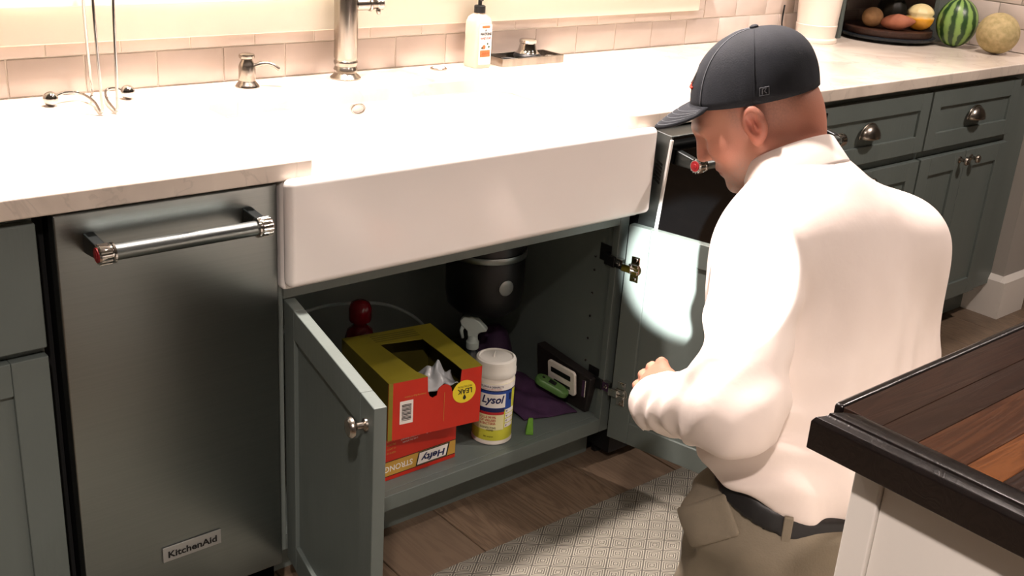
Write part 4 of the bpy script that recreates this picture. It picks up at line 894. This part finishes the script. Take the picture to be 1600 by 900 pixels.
def f_hand(W,dirv,nrm,side):
    D,N_,T,fing=hand_pts(W,dirv,nrm,side); A=np.stack([D,T,N_])
    def f(P):
        d=ell(P,W+D*.052,(.050,.042,.017),A); d=smin(d,cap(P,W-D*.02,W+D*.02,.028,.026),.025)
        d=smin(d,ell(P,W+D*.088,(.018,.042,.013),A),.015)
        for p,r in fing:
            g=None
            for i in range(3):
                c_=cap(P,p[i],p[i+1],r[i],r[i+1]); g=c_ if g is None else smin(g,c_,.004)
            d=smin(d,g,.006)
        return d
    return f
LHd=V3(.03,.93,.30); hands=[]
for W,dv,nr,sd_ in ((LW+(LW-LE)/np.linalg.norm(LW-LE)*.006,V3(.35,.85,.06),V3(.75,-.35,-.55),1),(RW,V3(-.25,.85,-.45),V3(-.7,0,-.5),-1)):
    c=W+dv/np.linalg.norm(dv)*.05; hands.append(surf(f_hand(W,dv,nr,sd_),c-.16,c+.16,.0035))
V=[v1,v2]+[relax(h[0],h[1],1,.4) for h in hands]; Fs=[f1,f2]+[h[1] for h in hands]
off=np.cumsum([0]+[len(x) for x in V[:-1]]); allv=np.concatenate(V); allf=np.concatenate([f+o for f,o in zip(Fs,off)])
# skin tint: flushed ears and neck, grey stubble on the chin, cropped hair at back and temple
q=(allv-HO)@HX.T; rs=np.random.RandomState(4); L3=lambda c:np.array(lin(c))
colr=np.tile(L3((196,140,118)),(len(allv),1)); g=lambda c,s:np.exp(-(((q-np.array(c))/np.array(s))**2).sum(1))[:,None]
sym=q.copy(); sym[:,1]=np.abs(sym[:,1]); gs=lambda c,s:np.exp(-(((sym-np.array(c))/np.array(s))**2).sum(1))[:,None]
def mixc(w,c):
    global colr
    colr=colr*(1-np.clip(w,0,1))+L3(c)*np.clip(w,0,1)
mixc(.75*gs((-.008,.085,.0),(.025,.02,.04)),(206,112,92)); mixc(.55*gs((-.07,.05,-.06),(.06,.06,.06)),(184,112,92)); mixc(.5*gs((.06,.05,-.01),(.03,.04,.03)),(204,128,106)); mixc(.5*g((.108,0,-.01),(.02,.02,.02)),(206,120,104))
nz=rs.rand(len(allv),1)
hair=(1/(1+np.exp(-(-(q[:,0:1]+.018)/.010))))*(1/(1+np.exp(-((q[:,2:3]+.030+.25*(q[:,0:1]+.02))/.010)))); ishead=(np.arange(len(allv))<len(v1))[:,None]
mixc(hair*ishead*(.30+.30*nz),(112,92,84))
mixc(gs((.012,.07,.03),(.014,.03,.03))*ishead*(.3+.3*nz),(120,98,88))
beard=1.2*gs((.080,.0,-.082),(.036,.050,.026))+.7*gs((.045,.045,-.062),(.038,.03,.022))
mixc(np.clip(beard,0,1)*ishead*(.45+.45*nz),(158,148,140)); mixc(gs((.078,.034,.040),(.012,.022,.006))*.7,(96,78,68)); mixc(gs((.088,.0,-.052),(.014,.024,.006))*.6,(164,96,88))
SKIN=mat('skin',(200,150,130),.48,attr='tint',bump=.0004,scale=(500,500,500),sss=.08)
body=mk('body',allv,allf,SKIN,man,colr)
for s in (-1,1):
    c=hw(.0685,s*.032,.017); MB().lathe([(0,-.0115)]+[(.0115*math.sin(PI*i/10),-.0115*math.cos(PI*i/10)) for i in range(1,10)]+[(0,.0115)],tuple(c),n=16,cap=False).build('eye',mat('eye_white',(214,206,198),.2,c2=(206,198,190)),body,smooth=True)
# --- shirt
latx=(RS-LS)/np.linalg.norm(RS-LS); ta=(CH-PE)/np.linalg.norm(CH-PE); dep=np.cross(ta,latx); dep/=np.linalg.norm(dep); upx=np.cross(latx,dep)
TXM=np.stack([latx,dep,upx])
def fold(P,c,dr,k,sig,amp,ph=0,bend=None):
    r=P-c; x=r@(dr/np.linalg.norm(dr)); 
    if bend is not None: x=x+bend[1]*np.sin((r@bend[0])*bend[2])
    w_=np.abs(np.sin(k*x+ph)); return amp*(w_**1.6-.45)*np.exp(-(r**2).sum(1)/(2*sig*sig))
def f_shirt(P, infl=0):
    Q=(P-PE)@TXM.T; hgt=np.linalg.norm(CH-PE)
    d=ell(Q,(.035,.0,hgt*.42),(.225,.150,.36)); d=smin(d,ell(Q,(.015,.005,hgt*.98),(.215,.125,.17)),.08); d=smin(d,ell(Q,(.01,.0,.045),(.200,.155,.115)),.06)
    d=smin(d,cap(P,NB+V3(.0,-.01,-.055),RS,.085,.076),.07); d=smin(d,cap(P,NB+V3(0,0,-.05),LS,.080,.074),.06); d=smin(d,cap(P,NB+V3(0,0,.01),NB-V3(0,.0,.07),.062,.10),.06)
    arm=smin(cap(P,LS,LE,.074,.072),cap(P,LE,LW+(LW-LE)*.30,.072,.054),.035)
    arm=arm+fold(P,LE+V3(.02,.05,-.0),V3(-.3,.95,.5),52,.065,.017,.6,(V3(1,0,.6),.010,30))+fold(P,(LS+LE)/2,V3(.1,-.2,1),40,.06,.010,.3,(V3(1,.6,0),.010,28))+fold(P,LW-V3(0,.02,0),V3(.3,.9,.1),70,.055,.013,.4,(V3(.5,0,1),.008,34))
    d=smin(d,arm,.003)
    d=smin(d,smin(cap(P,RS,RE,.078,.072),cap(P,RE,RW,.068,.048),.03),.09)
    # drape: long soft folds from the shoulder blade to the waist
    r=(P-PE)@TXM.T; w_=np.clip((.42-r[:,2])/.42,0,1)
    d=d+.0080*w_*np.sin(r[:,0]*62+9*r[:,2]+2.2*np.sin(r[:,2]*14))*np.clip(1.2-np.abs(r[:,0])*2,0,1)
    d=d+fold(P,PE+V3(-.16,.0,.13),V3(.3,.5,1),46,.08,.015,.4,(V3(1,.6,0),.014,22))
    hem=.448+.28*(P[:,1]+.79)-.12*(P[:,0]-.98)+.010*np.sin(P[:,0]*38+P[:,1]*21)+.006*np.sin(P[:,1]*63)
    body_only=np.linalg.norm((P-LE),axis=1)
    clip=hem-P[:,2]; lim=np.where((P@latx-(PE@latx))<-.215,-1.0,clip); lim=np.where(P[:,1]>-.52,-1,lim)
    d=smax(d,lim,.012)
    return d
v,f=surf(f_shirt,(.64,-.98,.38),(1.48,-.28,1.02),.0062); v=relax(v,f,1,.4)
SHIRT=mat('white_cotton',(236,224,216),.85,c2=(230,217,209),scale=(6,6,6),bump=.0006,bscale=(40,40,40))
sh=mk('shirt',v,f,SHIRT,man)
# collar wrapped round the neck
H0=hw(-.04,0,-.045); ax_=Vector(NB-H0).normalized(); cN=Vector(H0+(NB-H0)*.52); e1=(Vector(HF)-ax_*Vector(HF).dot(ax_)).normalized(); e2=ax_.cross(e1)
pr_=[(.070,.045),(.073,-.020),(.0765,-.0240),(.081,-.020),(.094,.026),(.095,.032),(.091,.033),(.079,-.010),(.075,.045)]
vs=[];fs=[];n=44
for i in range(n+1):
    a=math.radians(22)+(2*PI-math.radians(44))*i/n
    for k,(r,h) in enumerate(pr_): 
        rr=r*(1.0+.10*math.cos(a)); vs.append(tuple(cN+e1*(rr*math.cos(a))+e2*(rr*math.sin(a)*.97)+ax_*(h-.010*math.cos(a)*0)))
m_=len(pr_)
for i in range(n):
    for k in range(m_): fs.append((i*m_+k,i*m_+(k+1)%m_,(i+1)*m_+(k+1)%m_,(i+1)*m_+k))
fs+=[tuple(range(m_)),tuple(n*m_+k for k in range(m_))[::-1]]
MB().add(vs,fs).build('collar',SHIRT,sh,smooth=True)
# cuff at the wrist
cdir=(LW-LE)/np.linalg.norm(LW-LE); MB().lathe([(.034,.030),(.040,.034),(.044,.026),(.046,-.020),(.040,-.024),(.034,-.01)],tuple(LW+cdir*.030),tuple(cdir),28,False).build('cuff',SHIRT,sh,smooth=True)
# --- trousers, belt, boots
def f_pants(P, infl=0):
    d=ell(P,(.995,-.742,.400),(.178,.140,.125)); d=smin(d,ell(P,(.995,-.790,.350),(.170,.125,.125)),.05)
    d=smin(d,cap(P,LH,LK,.105,.078),.045); d=smin(d,cap(P,RH,RK,.105,.078),.04); d=smin(d,smin(cap(P,LK,LA,.074,.060),cap(P,RK,RA,.074,.060),.02),.04)
    d=d+fold(P,LH+V3(-.05,.06,-.03),V3(.5,.7,.6),48,.085,.018,.2,(V3(.6,-.5,.3),.010,30))+fold(P,V3(.93,-.84,.36),V3(-.2,.25,1),42,.08,.012,.9)+fold(P,LK+V3(0,-.05,.07),V3(0,.6,.8),48,.07,.014)
    d=smin(d,ell(P,LH+V3(-.075,.030,.0),(.048,.060,.048)),.03)
    top=.462+.25*(P[:,1]+.76)-.05*(P[:,0]-.98); d=smax(d,P[:,2]-top,.006); d=smax(d,.010-P[:,2],.006)
    return d
KH=mat('tan_twill',(136,126,108),.85,c2=(122,113,97),scale=(9,9,9),bump=.0007,bscale=(300,300,300))
v,f=surf(f_pants,(.74,-1.06,.0),(1.38,-.42,.55),.0065); tz=mk('trousers',relax(v,f,1,.4),f,KH,man)
fc=V3(.802,-.708,.408); fn=V3(-.80,-.45,.40); fn/=np.linalg.norm(fn); fe=V3(.19,-.66,.55); fe-=fn*(fe@fn); fe/=np.linalg.norm(fe); fg=np.cross(fn,fe)
def f_flap(P):
    d=f_pants(P)-.006; r=np.abs((P-fc)@np.stack([fe,fg,fn]).T)-np.array((.044,.030,.06)); return smax(smax(d,-f_pants(P)-.004,.002),np.linalg.norm(np.maximum(r,0),axis=1)+np.minimum(r.max(1),0)-.006,.004)
v,f=surf(f_flap,fc-.10,fc+.10,.004); mk('pocket_flap',relax(v,f,1,.4),f,KH,tz)
def f_belt(P):
    d=ell(P,(.995,-.742,.400),(.186,.148,.170)); top=.474+.25*(P[:,1]+.76)-.05*(P[:,0]-.98); d=smax(d,P[:,2]-top,.003); return smax(d,(top-.037)-P[:,2],.003)
v,f=surf(f_belt,(.78,-.92,.36),(1.21,-.56,.58),.005); mk('belt',relax(v,f,1,.3),f,mat('black_leather',(20,19,19),.45,c2=(26,25,25),scale=(40,40,40)),tz)
for a in (math.radians(218),math.radians(262)):
    x=.995+.180*math.cos(a); y=-.742+.142*math.sin(a); tp=.474+.25*(y+.76)-.05*(x-.98)
    mb=MB(); mb.T=Tr((x,y,tp-.02)) @ Matrix.Rotation(a,4,'Z'); mb.box(-.004,.005,-.0075,.0075,-.030,.023).build('belt_loop',KH,tz,bevel=.002)
for A_ in (LA,RA):
    def f_shoe(P,A_=A_):
        d=smin(cap(P,A_+V3(0,.01,.0),A_+V3(0,-.045,.015),.048,.050),ell(P,A_+V3(0,-.085,-.015),(.046,.055,.050)),.03); return smax(d,.0085-P[:,2],.004)
    v,f=surf(f_shoe,A_-V3(.08,.20,.08),A_+V3(.08,.09,.10),.007); mk('boot',v,f,mat('brown_boot',(58,44,34),.6,c2=(50,38,30),scale=(20,20,20)),man)
# --- cap
NAVYC=mat('navy_cap',(32,36,43),.85,c2=(27,31,37),scale=(30,30,30),bump=.0005,bscale=(420,420,420))
ct_=math.radians(13.5); CF_=math.cos(ct_)*KF+math.sin(ct_)*KU; CU_=-math.sin(ct_)*KF+math.cos(ct_)*KU; CO=HO-KF*.022+KU*.040
cwv=lambda f_,l_,u_: CO+CF_*f_+HL*l_+CU_*u_
def dome(f_ang, e, r=1.0):
    """azimuth f_ang (0 = front), elevation e"""
    ce=max(math.cos(e),0)**.82; se=math.sin(e)**.95
    return (.111*r*ce*math.cos(f_ang)-.016*se*r, .087*r*ce*math.sin(f_ang), .110*r*se)
vs=[];fs=[];na,ne=72,22
for j in range(ne+1):
    e=(PI/2)*j/ne
    for i in range(na):
        a=2*PI*i/na; p=dome(a,e); seam=1-.010*sum(math.exp(-((((a-s+PI)%(2*PI))-PI)/.035)**2) for s in [math.radians(k) for k in (35,90,145,180,215,270,325)])*math.cos(e)
        dz=-.010*math.cos(a)*(1-math.sin(e)); vs.append(tuple(cwv(p[0]*seam,p[1]*seam,p[2]-.004*(j==0))))
for j in range(ne):
    for i in range(na): fs.append((j*na+i,j*na+(i+1)%na,(j+1)*na+(i+1)%na,(j+1)*na+i))
hat=MB().add(vs,fs).build('cap',NAVYC,man,smooth=True); sm=hat.modifiers.new('s','SOLIDIFY'); sm.thickness=.0025; sm.offset=-1
GTH=mat('grey_thread',(112,116,122),.8,c2=(104,108,114))
for s in (35,90,325,270):
    a=math.radians(s); MB().tube([tuple(cwv(*dome(a,PI/2*t/20,1.002))) for t in range(0,21)],.0011 if s in (35,325) else .0007,6).build('seam',GTH if s in (35,325) else NAVYC,hat,smooth=True)
MB().lathe([(.008,-.001),(.0075,.003),(.004,.005),(0,.0055)],tuple(cwv(*dome(0,PI/2))),tuple(CU_),16).build('button',NAVYC,hat,smooth='sharp')
# brim: curved plate running forward from the front
vs=[];fs=[];nb_,nr_=28,8
for i in range(nb_+1):
    a=math.radians(-46+92*i/nb_)
    b0=dome(a,0)
    for j in range(nr_+1):
        t=j/nr_; ext=.068*(max(math.cos(a*1.9),0)**.55)
        x=b0[0]*.985+ext*t; y=b0[1]*(1+.03*t); z=.002-.22*(y/.087)**2*.087*(.20+.80*t*ext/.068)-(.018*t+.012*t*t)*ext/.068
        vs.append(tuple(cwv(x,y,z)))
for i in range(nb_):
    for j in range(nr_): fs.append((i*(nr_+1)+j,i*(nr_+1)+j+1,(i+1)*(nr_+1)+j+1,(i+1)*(nr_+1)+j))
br=MB().add(vs,fs).build('brim',NAVYC,hat,smooth=True); sm=br.modifiers.new('s','SOLIDIFY'); sm.thickness=.0045; sm.offset=0
for t in (.35,.5,.65,.8,.93):
    pts=[]
    for i in range(nb_+1):
        a=math.radians(-42+84*i/nb_); b0=dome(a,0); ext=.068*(max(math.cos(a*1.9),0)**.55); y=b0[1]*(1+.03*t)
        pts.append(tuple(cwv(b0[0]*.985+ext*t,y,.0046-.22*(y/.087)**2*.087*(.20+.80*t*ext/.068)-(.018*t+.012*t*t)*ext/.068)))
    MB().tube(pts,.0005,5).build('stitching',GTH,br,smooth=True)
# front emblem: white outlined letter over a red line; small grey mark at the side
EMW=mat('white_thread',(226,222,218),.8,c2=(220,216,212)); EMR=mat('red_thread',(196,60,44),.8,c2=(188,54,40))
def on_dome(a,e,r=1.012): return tuple(cwv(*dome(a,e,r)))
MB().tube([on_dome(.02+.20*math.cos(t)*1.0+.0,.46+.13*math.sin(t)) for t in [2*PI*i/20 for i in range(20)]],.0022,6,True).build('emblem',EMW,hat,smooth=True)
MB().tube([on_dome(a_,.27) for a_ in np.linspace(-.24,.26,12)],.0026,6).build('emblem_line',EMR,hat,smooth=True)
MB().tube([on_dome(1.72+dx,.13+dy,1.006) for dx,dy in ((-.07,-.055),(.07,-.055),(.07,.055),(-.07,.055))],.0007,5,True).tube([on_dome(1.72+dx,.13+dy,1.006) for dx,dy in ((-.03,-.04),(-.03,.035),(.03,.035),(.0,.0),(.035,-.035))],.0009,5).build('side_mark',GTH,hat)
